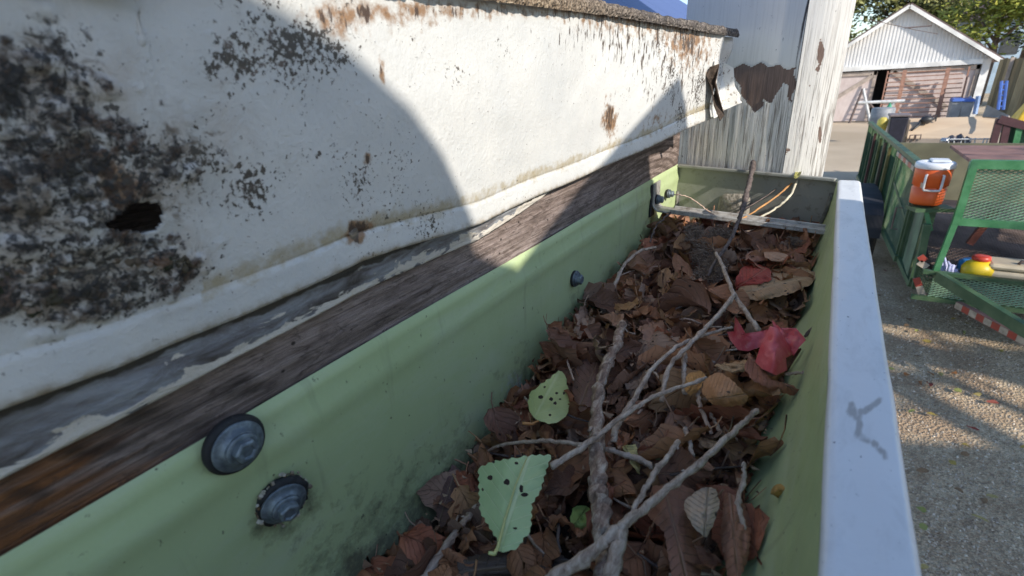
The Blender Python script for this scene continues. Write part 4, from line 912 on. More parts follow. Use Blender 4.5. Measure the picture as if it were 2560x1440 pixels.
for s in (1, -1):
    xe = XPk + s * 3.42; ze = ZP - 3.42 * .69
    d = Vector((xe - XPk, 0, ze - ZP)); nrm = Vector((-d.z, 0, d.x)).normalized(); nrm = nrm if nrm.z > 0 else -nrm
    mb = MB(); a = Vector((XPk, GY - .27, ZP)); b = Vector((xe, GY - .27, ze)); 
    mb.add([a, b, b + Vector((0, 7, 0)), a + Vector((0, 7, 0)), a + nrm * .07, b + nrm * .07, b + Vector((0, 7, 0)) + nrm * .07, a + Vector((0, 7, 0)) + nrm * .07],
           [(0, 1, 2, 3), (7, 6, 5, 4), (0, 4, 5, 1), (1, 5, 6, 2), (2, 6, 7, 3), (3, 7, 4, 0)]); glob('roof_slope', mb, RF, gar)
    mb = MB(); mb.beam(Vector((XPk, GY - .29, ZP - .06)), Vector((xe, GY - .29, ze - .06)), .03, .13, nrm); glob('rake_board', mb, WP, gar)
mb = MB(); mb.box((XL, GY - .05, ZH - .07), (XR - .25, GY + .1, ZH + .12)); glob('header_beam', mb, WP, gar)
for lo, hi, nm in (((XR - .24, GY - .02, GZ), (XR, GY + .1, ZH + .1), 'corner_wall'), ((XR - .02, GY + .1, GZ), (XR, GY + 6, ZH + .05), 'side_wall'), ((XL, GY - .02, GZ), (XL + .2, GY + .1, ZH), 'corner_wall')):
    mb = MB(); mb.box(lo, hi); glob(nm, mb, WP, gar)
mb = MB(); mb.box((XL + .1, GY + 2.5, GZ), (XR - .1, GY + 2.6, ZH)); glob('dark_interior', mb, plain('dark_interior', (.02, .02, .02), .9), gar)
m = M('faded_pink_door', .85); m.color(m.mix(m.ramp(m.noise(1, 6, .7, scale=(5, 5, 2)), [(.3, 0), (.7, 1)]), (.50, .40, .37), (.66, .57, .54))); DOOR = m.m
DF = plain('door_frame_wood', (.40, .33, .28), .85, sc=4)
def door(xa, xb, zt, brace):
    mb = MB(); mb.box((xa, GY + .10, GZ + .05), (xb, GY + .14, zt)); d = glob('garage_door', mb, DOOR, gar)
    for nm, p, q, ww in [('top_rail', (xa, zt - .08), (xb, zt - .08), .16), ('brace', brace[0], brace[1], .17), ('stile', (xb - .07, GZ + .1), (xb - .07, zt), .12)]:
        mb = MB(); mb.beam(Vector((p[0], GY + .07, p[1])), Vector((q[0], GY + .07, q[1])), .05, ww, (0, 0, 1) if nm != 'stile' else (1, 0, 0))
        mb.v = [tuple(Vector(v) - gar.location) for v in mb.v]; mb.obj(nm, DF, d)
door(XL + .2, 1.30, ZH - .12, ((1.15, ZH - .3), (-.1, -1.25)))
door(1.75, XR - .26, ZH - .1, ((1.85, ZH - .2), (3.95, -1.75)))
# ribbed steel gate leaning on the door
RU = plain('rusty_tube', (.32, .17, .12), .75, sc=12)
gt = empty('leaning_steel_gate', 'rusty steel bar gate leaning on the right garage door', 'gate', None, (3, GY - .9, GZ))
xa, xb, y_ = 1.62, 4.30, GY - .7
for i in range(11):
    z = GZ + .25 + i * .175; mb = MB(); mb.tube([(xa, y_ + i * .03, z), (xb - .1 * i * .2, y_ + i * .03, z + .03)], .022, 6); glob('bar', mb, RU, gt)
for x, wv in ((2.22, .14), (3.62, .14), (1.64, .05), (4.26, .06)):
    mb = MB(); mb.beam((x, y_ - .03, GZ + .1), (x, y_ + .33, GZ + 2.1), wv, .05, (0, 1, 0)); glob('upright', mb, RU, gt)
# wheelie bins
BINM = plain('grey_bin_plastic', (.30, .31, .33), .6, sc=3)
def bin_(px, h, label, lid, wd_=.36):
    x = aty(px, 280, GY - 1.6).x; t = empty('wheelie_bin', label, 'bin', 'wheeled bins by the garage', (x, GY - 1.6, GZ))
    mb = MB(); a = wd_ / 2
    mb.add([(-a * .8, -.24, .05), (a * .8, -.24, .05), (a * .8, .24, .05), (-a * .8, .24, .05), (-a, -.30, h), (a, -.30, h), (a, .30, h), (-a, .30, h)], [(0, 3, 2, 1), (4, 5, 6, 7), (0, 1, 5, 4), (1, 2, 6, 5), (2, 3, 7, 6), (3, 0, 4, 7)]); mb.obj('body', BINM, t, bevel=.03)
    mb = MB(); mb.add([(-a * 1.08, -.36, h), (a * 1.08, -.36, h), (a * 1.08, .34, h), (-a * 1.08, .34, h), (-a * .9, -.25, h + .11), (a * .9, -.25, h + .11), (a * .9, .30, h + .13), (-a * .9, .30, h + .13)], [(0, 3, 2, 1), (4, 5, 6, 7), (0, 1, 5, 4), (1, 2, 6, 5), (2, 3, 7, 6), (3, 0, 4, 7)]); mb.obj('lid', lid, t, bevel=.03)
    for s in (-1, 1):
        mb = MB(); mb.lathe([(.1, -.03), (.11, 0), (.1, .03)], Matrix.Translation((s * a * .8, .25, .1)) @ RY, 14); mb.obj('wheel', RUB, t)
BLUE = plain('blue_plastic', (.08, .16, .48), .45, sc=3)
bin_(2384, .88, 'grey bin with blue lid, left one beside the steel gate', BLUE); bin_(2411, .86, 'grey bin with blue lid, right one nearest the garage corner', BLUE)
# trestle frame
WPIPE = plain('pale_pipe', (.6, .6, .6), .4, sc=8); DP = plain('dark_pipe', (.14, .10, .09), .6, sc=8)
tf = empty('trestle_frame', 'metal trestle frame standing in front of the left garage door', 'trestle', None, (aty(2150, 300, 20).x, 20, GZ))
def g20(px, py, y=20): return aty(px, py, y)
for a, b, mt, rr, nm in [((2157, 222), (2123, 308), DP, .035, 'leg'), ((2158, 222), (2178, 318), WPIPE, .04, 'leg'), ((2145, 257), (2262, 252), WPIPE, .045, 'rail'), ((2172, 256), (2195, 285), DP, .03, 'brace'), ((2236, 258), (2205, 285), WPIPE, .03, 'brace'), ((2168, 293), (2215, 284), DP, .03, 'brace')]:
    mb = MB(); mb.tube([g20(*a), g20(*b)], rr, 8); glob(nm, mb, mt, tf)
mb = MB(); c = g20(2222, 273); mb.lathe([(.14, 0), (.11, .12), (.05, .26), (.02, .34)], Matrix.Translation(c - Vector((0, 0, .15))), 12)
tag(mb.obj('green_funnel', plain('green_plastic', (.02, .30, .16), .5)), 'small bright green plastic funnel on the trestle frame', 'funnel')
# blue post by the garage corner and blue folding chair frame by the fence
mb = MB(); a = aty(2446, 240, GY - .5); b = aty(2437, 285, GY - .5); mb.tube([a, b], .08, 8); mb.tube([a + Vector((-.25, 0, 0)), b + Vector((-.25, 0, 0))], .05, 8); tag(mb.obj('blue_pipes', plain('pale_blue_pipe', (.25, .36, .60), .5)), 'pale blue pipes standing at the garage corner', 'pipes')
lt = empty('blue_ladder', 'small bright blue folding ladder leaning on the board fence', 'ladder', None, aty(2500, 280, 24))
for dx in (0, .13):
    mb = MB(); mb.tube([aty(2495, 275, 24) + Vector((dx, 0, 0)), aty(2504, 203, 24.3) + Vector((dx, 0, 0))], .045, 6); glob('rail', mb, BLUE, lt)
for k in range(5):
    p = aty(2495, 275, 24).lerp(aty(2504, 203, 24.3), .12 + k * .19); mb = MB(); mb.tube([p, p + Vector((.13, 0, 0))], .03, 6); glob('rung', mb, BLUE, lt)
# board fence
fm = []
for k in range(4):
    c = [(.34, .26, .15), (.24, .20, .12), (.46, .37, .22), (.17, .155, .09)][k]; m = M('fence_board_%d' % k, .85); m.color(m.mix(m.ramp(m.noise(1, 6, .7, scale=(14, 14, 1.2)), [(.35, 0), (.7, 1)]), tuple(q * .6 for q in c), c)); m.m.name = 'fence_board_wood'; fm.append(m.m)
fe = empty('board_fence', 'tall weathered board fence right of the garage', 'fence', None, (5.2, 26, GZ))
p0 = Vector((5.05, 27.2, GZ)); p1 = Vector((8.0, 21.5, GZ)); L = (p1 - p0).length; d = (p1 - p0).normalized(); nb = int(L / .17); nm_ = Vector((-d.y, d.x, 0))
if nm_.y > 0: nm_ = -nm_
for i in range(nb):
    a = p0 + d * i * .17; h = 2.3 + rnd.uniform(-.04, .05); mb = MB(); b = a + d * .155; t = nm_ * (.02 + rnd.uniform(0, .012))
    mb.add([a, b, b + t, a + t] + [v + Vector((0, 0, h)) for v in (a, b, b + t, a + t)], [(0, 1, 2, 3), (7, 6, 5, 4), (0, 4, 5, 1), (1, 5, 6, 2), (2, 6, 7, 3), (3, 7, 4, 0)]); glob('board', mb, fm[i % 4 if i % 7 else 2], fe)
for i in range(3):
    a = p0 + d * (i * 2.1 + .6) + nm_ * .07; mb = MB(); mb.box((-.05, -.05, 0), (.05, .05, 2.35), Matrix.Translation(a)); glob('post', mb, DF, fe)

# ================================================================== GREEN CAGE TRAILER
m = M('green_trailer_paint', .45); m.color(m.mix(m.ramp(m.noise(9, 6, .65), [(.35, 0), (.7, 1)]), (.04, .17, .065), (.09, .26, .12))); m.bump(m.noise(60, 3), .001); GT = m.m
m = M('green_shaded_paint', .5); m.color(m.mix(m.ramp(m.noise(7, 6, .65), [(.35, 0), (.7, 1)]), (.03, .08, .035), (.09, .14, .07))); GD = m.m  # shade mixed into the green: darker copy for sides and tongue
m = M('green_mesh_paint', .5); m.color(m.mix(m.ramp(m.noise(6, 5), [(.4, 0), (.7, 1)]), (.05, .12, .05), (.20, .24, .14))); GM = m.m
GMP = plain('worn_light_green_mesh', (.22, .34, .22), .5, sc=6)
RED = plain('red_reflective_tape', (.36, .06, .04), .4, sc=20, var=.15); WHT = plain('white_reflective_tape', (.42, .35, .28), .5, sc=20, var=.3)
RDK = plain('rusty_deck', (.24, .13, .11), .85, sc=5); MDK = plain('dark_mesh_deck', (.10, .075, .07), .8, sc=6, var=.5)
tr = empty('cage_trailer', 'green mesh sided utility trailer carrying an orange cooler', 'trailer', None, (.9, 5.2, GZ))
def tb(name, p, q, a, b, mat=GT, up=(0, 0, 1)): mb = MB(); mb.beam(p, q, a, b, up); return glob(name, mb, mat, tr)
def lattice(O, U, Vv, nu, nv, th, mat, name='mesh_panel', parent=None):
    """expanded metal: diamond lattice spanned by U (long way) and Vv"""
    mb = MB(); N = U.cross(Vv).normalized() * th * .5; O = Vector(O)
    # diagonals in cell units
    for s in (1, -1):
        for k in range(-nv, nu + nv + 1):
            # line u = k + s*v , v in 0..nv
            vs0, vs1 = 0.0, float(nv)
            lo = (0 - k) / s; hi = (nu - k) / s
            if lo > hi: lo, hi = hi, lo
            a = max(vs0, lo); b = min(vs1, hi)
            if b - a < .05: continue
            P = O + U * ((k + s * a) / nu) + Vv * (a / nv); Q = O + U * ((k + s * b) / nu) + Vv * (b / nv)
            e = (Q - P).normalized(); w_ = e.cross(N).normalized() * th
            mb.add([P - w_ - N, P + w_ + N, Q + w_ + N, Q - w_ - N, P - w_ - N * 3, P + w_ - N, Q + w_ - N, Q - w_ - N * 3], [(0, 1, 2, 3), (7, 6, 5, 4), (0, 3, 7, 4), (1, 5, 6, 2)])
    o = glob(name, mb, mat, parent or tr); o['kind'] = 'stuff'; return o
YF = 5.1
A0 = aty(2424, 410, YF); A1 = aty(2384, 553, YF)          # left upright of the bright cage
zt_, zm_ = A0.z, A1.z; xl = (A0.x + A1.x) / 2; xr = 2.75
zl_ = aty(2350, 680, YF).z; zb_ = aty(2312, 742, YF).z
tb('top_rail', (xl, YF, zt_), (xr, YF + .05, zt_), .05, .065); tb('middle_rail', (xl, YF, zm_), (xr, YF + .05, zm_), .05, .055)
tb('cage_upright', (xl + .02, YF, zm_ - .02), (xl + .02, YF, zt_ + .02), .055, .05); tb('cage_upright', (xr, YF, zb_), (xr, YF, zt_), .05, .05)
tb('front_post', (xl - .015, YF, zl_ - .02), (xl + .015, YF, zm_), .05, .04)
lattice((xl + .03, YF + .01, zm_ + .02), Vector((xr - xl - .05, .04, 0)), Vector((0, 0, zt_ - zm_ - .04)), 36, 17, .0042, GMP)
tb('lower_rail', (xl - .10, YF - .03, zl_), (xr, YF, zl_ - .02), .05, .03, GD); tb('sill', (xl - .13, YF - .03, zb_), (xr, YF, zb_), .04, .035, GD)
lattice((xl - .02, YF - .02, zb_ + .02), Vector((xr - xl, .02, 0)), Vector((0, 0, zl_ - zb_ - .04)), 36, 9, .0042, GMP)
tb('tongue_beam', aty(2345, 690, YF - .06), atz(2660, 885, -1.80), .05, .085, GD)
P0 = aty(2395, 762, YF - .05); P1 = atz(2700, 925, GZ + .42)
tb('tape_beam', P0, P1, .04, .06, RDK)

for k in range(14):
    mb = MB(); mb.beam(P0.lerp(P1, k / 14), P0.lerp(P1, (k + 1) / 14 - .002), .046, .050); glob('reflective_strip', mb, RED if k % 2 else WHT, tr)
# open deck behind
dz = -1.72
mb = MB(); mb.box((xl - .05, YF + .05, dz - .02), (xr, 10.6, dz)); glob('deck', mb, plain('deck_boards_dark', (.06, .045, .05), .8, sc=4, var=.5), tr)
lattice((xl - .0, YF + .1, dz + .02), Vector((xr - xl, 0, 0)), Vector((0, 1.5, .22)), 44, 44, .004, plain('rusty_light_mesh', (.26, .19, .16), .7, sc=3, var=.5))
tb('shelf_brace', (1.20, YF + .5, -1.5), (1.30, YF + .5, zm_), .05, .05, plain('rust_red_steel', (.22, .07, .05), .8, sc=8))
mb = MB()
for k in range(3): mb.box((xl - .0, YF + .06 + k * .30, zt_ + .005), (xr, YF + .06 + k * .30 + .285, zt_ + .03))
glob('top_shelf', mb, RDK, tr)
# left side: panels receding to the tail
def sd(y): return .80 + (.55 - .80) * (y - 5.4) / 5.2
zs0, zs1 = -1.80, -.885
def ptS(y, z): return Vector((sd(y), y, z))
y1_, y2_, y3_ = 5.98, 7.1, 10.7
tb('side_top_rail', ptS(y1_, zs1), ptS(y3_, zs1), .06, .045, GD); tb('side_bottom_rail', ptS(5.9, zs0), ptS(y3_, zs0), .06, .06, GD)
for y in (5.98, 7.15, 7.3, 7.9, 8.5, 9.2, 10.0, 10.65): tb('side_post', ptS(y, zs0), ptS(y, zs1), .05, .035, GD)
tb('gate_diagonal', ptS(7.1, -1.25), ptS(6.0, -1.42), .02, .035, GD)
lattice(ptS(6.0, zs0 + .03), ptS(7.12, 0) - ptS(6.0, 0), Vector((0, 0, zs1 - zs0 - .06)), 22, 34, .0035, GM)
lattice(ptS(7.3, zs0 + .03), ptS(10.6, 0) - ptS(7.3, 0), Vector((0, 0, zs1 - zs0 - .06)), 60, 34, .0035, GM)
mb = MB(); mb.box((-.004, 0, 0), (.0, 3.3, zs1 - zs0 - .1), Matrix.Translation(ptS(7.32, zs0 + .04) + Vector((.12, 0, 0))) @ Matrix.Rotation(.048, 4, 'Z')); glob('inner_board', mb, plain('dark_green_board', (.03, .16, .07), .6, sc=5, var=.6), tr)
for k, (y, c) in enumerate([(7.75, (.20, .17, .06)), (8.2, (.10, .07, .05)), (8.7, (.14, .15, .05)), (9.4, (.12, .05, .04))]):
    mb = MB(); mb.beam(ptS(y, zs0 + .05) + Vector((-.03, 0, 0)), ptS(y + .03, zs1 - .05) + Vector((-.03, 0, 0)), .03, .05); glob('hanging_strap', mb, plain('strap_paint', c, .7, sc=14), tr)
for k in range(7):
    mb = MB(); a = ptS(6.05 + k * .16, zs1 - .045) + Vector((-.035, 0, 0)); b = ptS(6.05 + (k + 1) * .16 - .01, zs1 - .045) + Vector((-.035, 0, 0)); mb.beam(a, b, .008, .045); glob('reflective_strip', mb, RED if k % 2 else WHT, tr)
mb = MB(); h0 = ptS(6.12, -1.33) + Vector((-.03, 0, 0)); mb.tube([h0, h0 + Vector((-.05, 0, 0)), h0 + Vector((-.05, .0, -.22)), h0 + Vector((0, 0, -.22))], .008, 6); glob('gate_handle', mb, DP, tr)
# short front section of the side
q0 = Vector((.79, 5.92, zs0)); q1 = Vector((.84, 5.30, zs0 - .04))
tb('front_side_rail', q0, q1, .05, .05, GD); tb('front_side_rail', q0 + Vector((0, 0, .62)), q1 + Vector((0, 0, .66)), .04, .04, GD); tb('front_side_post', q1, q1 + Vector((0, 0, .70)), .05, .05, GD); tb('front_side_post', q0, q0 + Vector((0, 0, .66)), .04, .04, GD)
lattice(q0 + Vector((0, 0, .03)), q1 - q0, Vector((0, 0, .60)), 18, 26, .003, GM)
mb = MB(); mb.box((.80, 5.35, zs0 + .02), (.808, 5.9, zs0 + .6)); glob('solid_panel', mb, plain('dull_green_sheet', (.085, .14, .085), .6, sc=5, var=.4), tr)
for k, (a, b, mt) in enumerate([((2300, 640), (2312, 652), RED), ((2297, 655), (2318, 668), WHT), ((2290, 695), (2298, 715), RED), ((2298, 715), (2306, 740), WHT)]):
    mb = MB(); p = aty(*a, 5.12); q = aty(*b, 5.12); mb.beam(p, q, .012, .05); glob('reflective_strip', mb, mt, tr)
lattice(aty(2300, 665, 5.14), aty(2345, 680, 5.12) - aty(2300, 665, 5.14), Vector((0, 0, -.2)), 5, 9, .003, GM)
tb('corner_post', aty(2288, 720, 5.2), aty(2318, 560, 5.2), .06, .05, GD)
# far interior board & wheel
mb = MB(); mb.box((.72, 8.6, -1.75), (2.7, 8.64, -.98)); glob('bulkhead', mb, plain('olive_board', (.17, .155, .10), .8, sc=2), tr)
for y in (7.4, 8.3):
    w_ = empty('x', None, None); bpy.data.objects.remove(w_)
    mb = MB(); mb.lathe([(.16, -.11), (.30, -.11), (.335, -.08), (.34, 0), (.335, .08), (.30, .11), (.16, .11)], Matrix.Translation((sd(y) - .13, y, GZ + .335)) @ RY, 28); ty = glob('wheel', mb, RUB, tr)
    mb = MB(); mb.lathe([(.15, -.1), (.16, -.09), (.10, -.06), (.05, -.06)], Matrix.Translation((sd(y) - .14, y, GZ + .335)) @ RY, 20); mb.v = [tuple(Vector(v) - tr.location) for v in mb.v]; mb.obj('rim', STEEL, ty)
m = plain('black_mudguard', (.025, .025, .032), .6, sc=6)
mb = MB(); P = []
for k in range(9):
    a = math.pi * (k / 8); P.append((7.85 - math.cos(a) * .95, GZ + .42 + math.sin(a) ** .5 * .42))
vs = []
for (y, z) in P: vs += [(sd(y) - .30, y, z), (sd(y) - .04, y, z)]
mb.add(vs, [(2 * i, 2 * i + 1, 2 * i + 3, 2 * i + 2) for i in range(8)]); o = glob('mudguard', mb, m, tr); o.modifiers.new('s', 'SOLIDIFY').thickness = .01

# orange water cooler on its bracket
cl = empty('orange_cooler', 'orange drinks cooler with white lid strapped at the trailer corner', 'cooler')
CY = 5.22; bt = aty(2322, 515, CY); tp = aty(2335, 424, CY); lidt = aty(2337, 404, CY)
rb = (aty(2362, 500, CY) - aty(2276, 495, CY)).length / 2; rt = (aty(2385, 430, CY) - aty(2286, 425, CY)).length / 2
hh = (tp - bt).z; cx = (bt.x + tp.x) / 2; cl.location = (cx, CY + .1, bt.z)
m = M('orange_plastic', .42); m.color(m.mix(m.noise(12, 4), (.62, .085, .01), (.74, .13, .02))); OR = m.m
mb = MB(); mb.lathe([(rb * .90, 0), (rb * .98, .008), (rb, .03), (rb + (rt - rb) * .42, hh * .46), (rb + (rt - rb) * .42 - .008, hh * .48), (rb + (rt - rb) * .45 - .008, hh * .52), (rb + (rt - rb) * .5 + .002, hh * .54), (rt, hh * .99), (rt * .98, hh)], Matrix(), 48); mb.obj('body', OR, cl, True)
WL = plain('white_cooler_lid', (.74, .76, .80), .35, var=.08)
mb = MB(); lh = .05; mb.lathe([(rt * 1.02, 0), (rt * 1.06, .006), (rt * 1.06, lh * .7), (rt * 1.0, lh * .95), (rt * .93, lh), (rt * .55, lh), (rt * .5, lh * .85), (rt * .2, lh * .85)], Matrix.Translation((0, 0, hh)), 48); mb.obj('lid', WL, cl, True)
mb = MB(); mb.box((-rt * .25, -.02, hh + lh * .9), (rt * .75, .13, hh + lh * 1.25)); mb.obj('lid_latch', WL, cl, bevel=.01)
mb = MB(); zz = hh * .86; e = rt + .012
def ca(a, z, rr=e): return (rr * math.sin(a), -rr * math.cos(a), z)
mb.tube([ca(-.42, zz, rt - .01), ca(-.42, zz), ca(-.42, zz - .11), ca(-.36, zz - .125), ca(0, zz - .125, e + .004), ca(.36, zz - .125), ca(.42, zz - .11), ca(.42, zz), ca(.42, zz, rt - .01)], .009, 8); mb.obj('handle', plain('pale_handle', (.62, .60, .58), .4), cl, True)
mb = MB(); a = rt * .98 - .004
mb.add([ca(-.62, hh * .50, a + .01), ca(-.42, hh * .49, a + .01), ca(-.42, hh * .63, a + .012), ca(-.62, hh * .64, a + .012), ca(-.62, hh * .5, a - .02), ca(-.42, hh * .49, a - .02), ca(-.42, hh * .63, a - .02), ca(-.62, hh * .64, a - .02)], [(0, 1, 2, 3), (0, 4, 5, 1), (1, 5, 6, 2), (2, 6, 7, 3), (3, 7, 4, 0)]); mb.obj('spigot_plate', plain('worn_plate', (.55, .42, .30), .5), cl)
tb('cooler_bracket', (cx - .10, CY, bt.z - .03), (xl, CY + .1, bt.z - .03), .16, .03, GD); tb('bracket_strut', (xl - .1, CY, zm_ - .12), (cx, CY, bt.z - .03), .03, .03)

# things on the trailer front shelf
yel = empty('yellow_jug', 'yellow plastic jug with red cap on the trailer front shelf', 'jug'); c = aty(2441, 684, 5.22); yel.location = c + Vector((0, 0, -.02))
mb = MB(); mb.lathe([(.085, 0), (.105, .02), (.108, .07), (.09, .11), (.06, .135), (.05, .14)], Matrix(), 24); mb.obj('body', plain('yellow_plastic', (.75, .52, .02), .4, var=.1), yel, True)
mb = MB(); mb.lathe([(.055, .14), (.062, .15), (.058, .175), (.04, .18)], Matrix(), 20); mb.obj('cap', plain('red_cap', (.62, .06, .03), .4), yel, True)
mb = MB(); c2 = aty(2425, 664, 5.4); mb.lathe([(.07, 0), (.085, .05), (.08, .12), (.05, .14)], Matrix.Translation(c2 - Vector((0, 0, .08))), 18); tag(mb.obj('blue_bottle', plain('bright_blue', (.04, .25, .65), .4), None, True), 'bright blue bottle partly behind the yellow jug', 'bottle')
mb = MB(); c3 = aty(2376, 680, 5.2); r = random.Random(2)
for k in range(7):
    a = c3 + Vector((-.05 + k * .018, r.uniform(-.02, .03), -.04)); mb.tube([a, a + Vector((-.005, 0, .06 + .05 * math.sin(k * .6))), a + Vector((-.025, .01, .10 + .06 * math.sin(1.5 + k * .5)))], [.016, .013, .005], 6)
tag(mb.obj('blue_white_rag', plain('rag_cloth', (.48, .50, .80), .8, sc=30, var=.4), None, True), 'blue and white crumpled rag at the left of the shelf', 'rag')
bp = empty('beige_case', 'beige plastic tool case at the right of the trailer shelf', 'case', None, aty(2525, 680, 5.25)); BE = plain('beige_plastic', (.50, .42, .30), .5, var=.12)
mb = MB(); mb.box((-.17, -.10, -.05), (.22, .14, .03)); mb.obj('base', BE, bp, bevel=.03)
mb = MB(); mb.box((-.16, -.11, .034), (.22, .14, .085)); mb.obj('lid', BE, bp, bevel=.025)
mb = MB(); mb.tube([(.02, -.05, .085), (.03, -.05, .11), (.12, -.03, .11), (.13, -.03, .085)], .012, 6); mb.obj('handle', DP, bp, True)

# ================================================================== FLATBED WITH PLYWOOD, BINS, SECOND GREEN CAGE
ft = empty('plywood_flatbed', 'flatbed trailer with sunlit tan plywood deck beyond the green trailer', 'trailer', None, (1.6, 13, GZ))
zd = -1.30
a0 = atz(2268, 345, zd); a1 = atz(2478, 345, zd); b0 = atz(2272, 296, zd + .30); b1 = atz(2494, 290, zd + .30)
PLY = M('tan_plywood', .75); PLY.color(PLY.mix(PLY.ramp(PLY.noise(1, 5, scale=(.7, 3, 1)), [(.35, 0), (.7, 1)]), (.50, .37, .25), (.60, .47, .33))); PLY = PLY.m
OB = plain('grey_plywood', (.32, .27, .23), .8, sc=2)
mb = MB(); mb.add([a0, a1, b1, b0] + [v - Vector((0, 0, .05)) for v in (a0, a1, b1, b0)], [(0, 1, 2, 3), (7, 6, 5, 4), (0, 4, 5, 1), (1, 5, 6, 2), (2, 6, 7, 3), (3, 7, 4, 0)]); glob('plywood_deck', mb, PLY, ft)
mb = MB(); mb.beam(a0 - Vector((0, .05, .09)), a1 - Vector((0, .05, .09)), .06, .16); glob('front_board', mb, OB, ft)
mb = MB(); s0 = aty(2244, 278, b0.y - .5); s1 = aty(2272, 300, b0.y - 1); s2_ = a0 + Vector((-.03, 0, -.1)); s3 = a0 + Vector((-.30, .6, -.05)); s4 = aty(2252, 300, a0.y + 1.5)
mb.add([s0, s1, s2_, s3, s4], [(0, 4, 3, 2, 1)]); o = glob('side_board', mb, OB, ft); o.modifiers.new('s', 'SOLIDIFY').thickness = .03
for k in (0, 1):
    p = aty(2272 + k * 12, 352, a0.y - .1); mb = MB(); mb.tube([p, p + Vector((.0, 0, .10)), p + Vector((.09, 0, .11)), p + Vector((.09, 0, .02))], .012, 6); glob('hook', mb, DP, ft)
for x_ in (.3, .75):
    p = a0.lerp(a1, x_); mb = MB(); mb.lathe([(.2, -.1), (.32, -.1), (.34, 0), (.32, .1), (.2, .1)], Matrix.Translation((p.x, p.y + .8, GZ + .34)) @ RY, 20); glob('wheel', mb, RUB, ft)
mb = MB(); q = aty(2400, 272, b0.y + 1.2); mb.add([aty(2455, 292, b0.y), aty(2468, 262, b0.y + .2), aty(2522, 288, b0.y - .6), aty(2520, 296, b0.y - .8)], [(0, 3, 2, 1)]); o = mb.obj('leaning_board', OB); o.modifiers.new('s', 'SOLIDIFY').thickness = .03; tag(o, 'grey plywood offcut standing behind the plywood deck', 'board')
# weed trimmer / blower lying on the deck
bl = empty('leaf_blower', 'black and grey hand blower lying on the tan plywood', 'blower'); BK = plain('black_plastic', (.03, .03, .032), .45)
dd = (b0 - a0); yb = a0.y + dd.y * .55
def dk(px, py):
    n = (a1 - a0).cross(b0 - a0); r_ = Vector(ray(px, py)); t = a0.dot(n) / r_.dot(n); return r_ * t
c = dk(2308, 312); bl.location = c; bl.scale = (.45, .45, .45)
mb = MB(); mb.lathe([(.05, 0), (.16, .08), (.18, .25), (.12, .38), (.06, .44)], Matrix.Translation(Vector((-.15, 0, .16))) @ Matrix.Rotation(math.radians(80), 4, 'Y'), 18); mb.obj('motor_housing', BK, bl, True)
q = (dk(2279, 328) - c) / .45; mb = MB(); mb.tube([(-.12, 0, .16), q * .5 + Vector((0, 0, .10)), q + Vector((0, 0, .04))], [.07, .05, .04], 10); mb.obj('blower_tube', BK, bl, True)
q = (dk(2336, 304) - c) / .45; mb = MB(); mb.tube([(.2, 0, .16), q + Vector((0, 0, .14))], [.05, .035], 8); mb.box((-.02, -.05, -.13), (.02, .05, .13), Matrix.Translation(q + Vector((.03, 0, .14)))); mb.obj('handle', BK, bl)
# engine & crate at the front
en = empty('small_engine', 'greasy small engine with round muffler on the flatbed front', 'engine'); c = aty(2386, 356, a0.y - .5); en.location = c; en.scale = (.6, .6, .6)
mb = MB(); mb.lathe([(.04, 0), (.11, .02), (.12, .09), (.07, .15)], Matrix.Translation((-.24, 0, -.02)), 16); mb.obj('muffler', plain('shiny_steel', (.5, .5, .52), .3, metal=.8), en, True)
mb = MB(); r = random.Random(4)
for k in range(16): s = r.uniform(.03, .09); mb.box((-s, -s, -s * .7), (s, s, s * .8), Matrix.Translation((r.uniform(-.12, .30), r.uniform(-.1, .1), r.uniform(-.08, .15))) @ Matrix.Rotation(r.random() * 2, 4, (r.random(), 1, .4)))
mb.obj('engine_block', plain('greasy_metal', (.16, .14, .15), .45, metal=.4, sc=14, var=.7), en, bevel=.008)
ct = empty('wire_crate', 'pale wire crate of odds and ends beside the engine', 'crate', None, aty(2420, 360, a0.y - .6))
for k in range(9):
    mb = MB(); mb.tube([(-.25 + k * .07, 0, -.12), (-.25 + k * .07 + r.uniform(-.03, .03), .02, .10)], .010, 5); mb.obj('wire', WPIPE, ct)
mb = MB(); mb.box((-.27, -.02, -.14), (.36, .25, -.10)); mb.obj('tray', plain('crate_tray', (.55, .48, .42), .7, sc=20, var=.5), ct)
for z in (-.02, .08): mb = MB(); mb.tube([(-.26, -.01, z), (.34, -.01, z + .01)], .012, 5); mb.obj('rim_wire', WPIPE, ct)
# dark totes left of the flatbed
tt = empty('black_tote', 'black plastic tote standing left of the flatbed', 'tote', None, aty(2233, 350, 12)); tt.scale = (.62, .8, .78) 
mb = MB(); mb.add([(-.17, -.2, -.05), (.20, -.2, -.05), (.20, .2, -.05), (-.17, .2, -.05), (-.22, -.25, .55), (.24, -.25, .55), (.24, .25, .55), (-.22, .25, .55)], [(0, 3, 2, 1), (4, 5, 6, 7), (0, 1, 5, 4), (1, 2, 6, 5), (2, 3, 7, 6), (3, 0, 4, 7)]); mb.obj('body', plain('black_tote_plastic', (.028, .026, .04), .5), tt, bevel=.03)
mb = MB(); mb.box((-.26, -.28, .555), (.27, .28, .61)); mb.obj('lid', plain('brown_grey_lid', (.20, .16, .16), .5), tt, bevel=.02)
gc = empty('grey_can', 'grey metal can behind the black tote', 'can', None, aty(2203, 300, 14)); mb = MB(); mb.lathe([(.20, -.35), (.22, 0), (.22, .24), (.20, .26)], Matrix(), 20); mb.obj('body', plain('grey_can_metal', (.24, .25, .27), .5), gc, True)
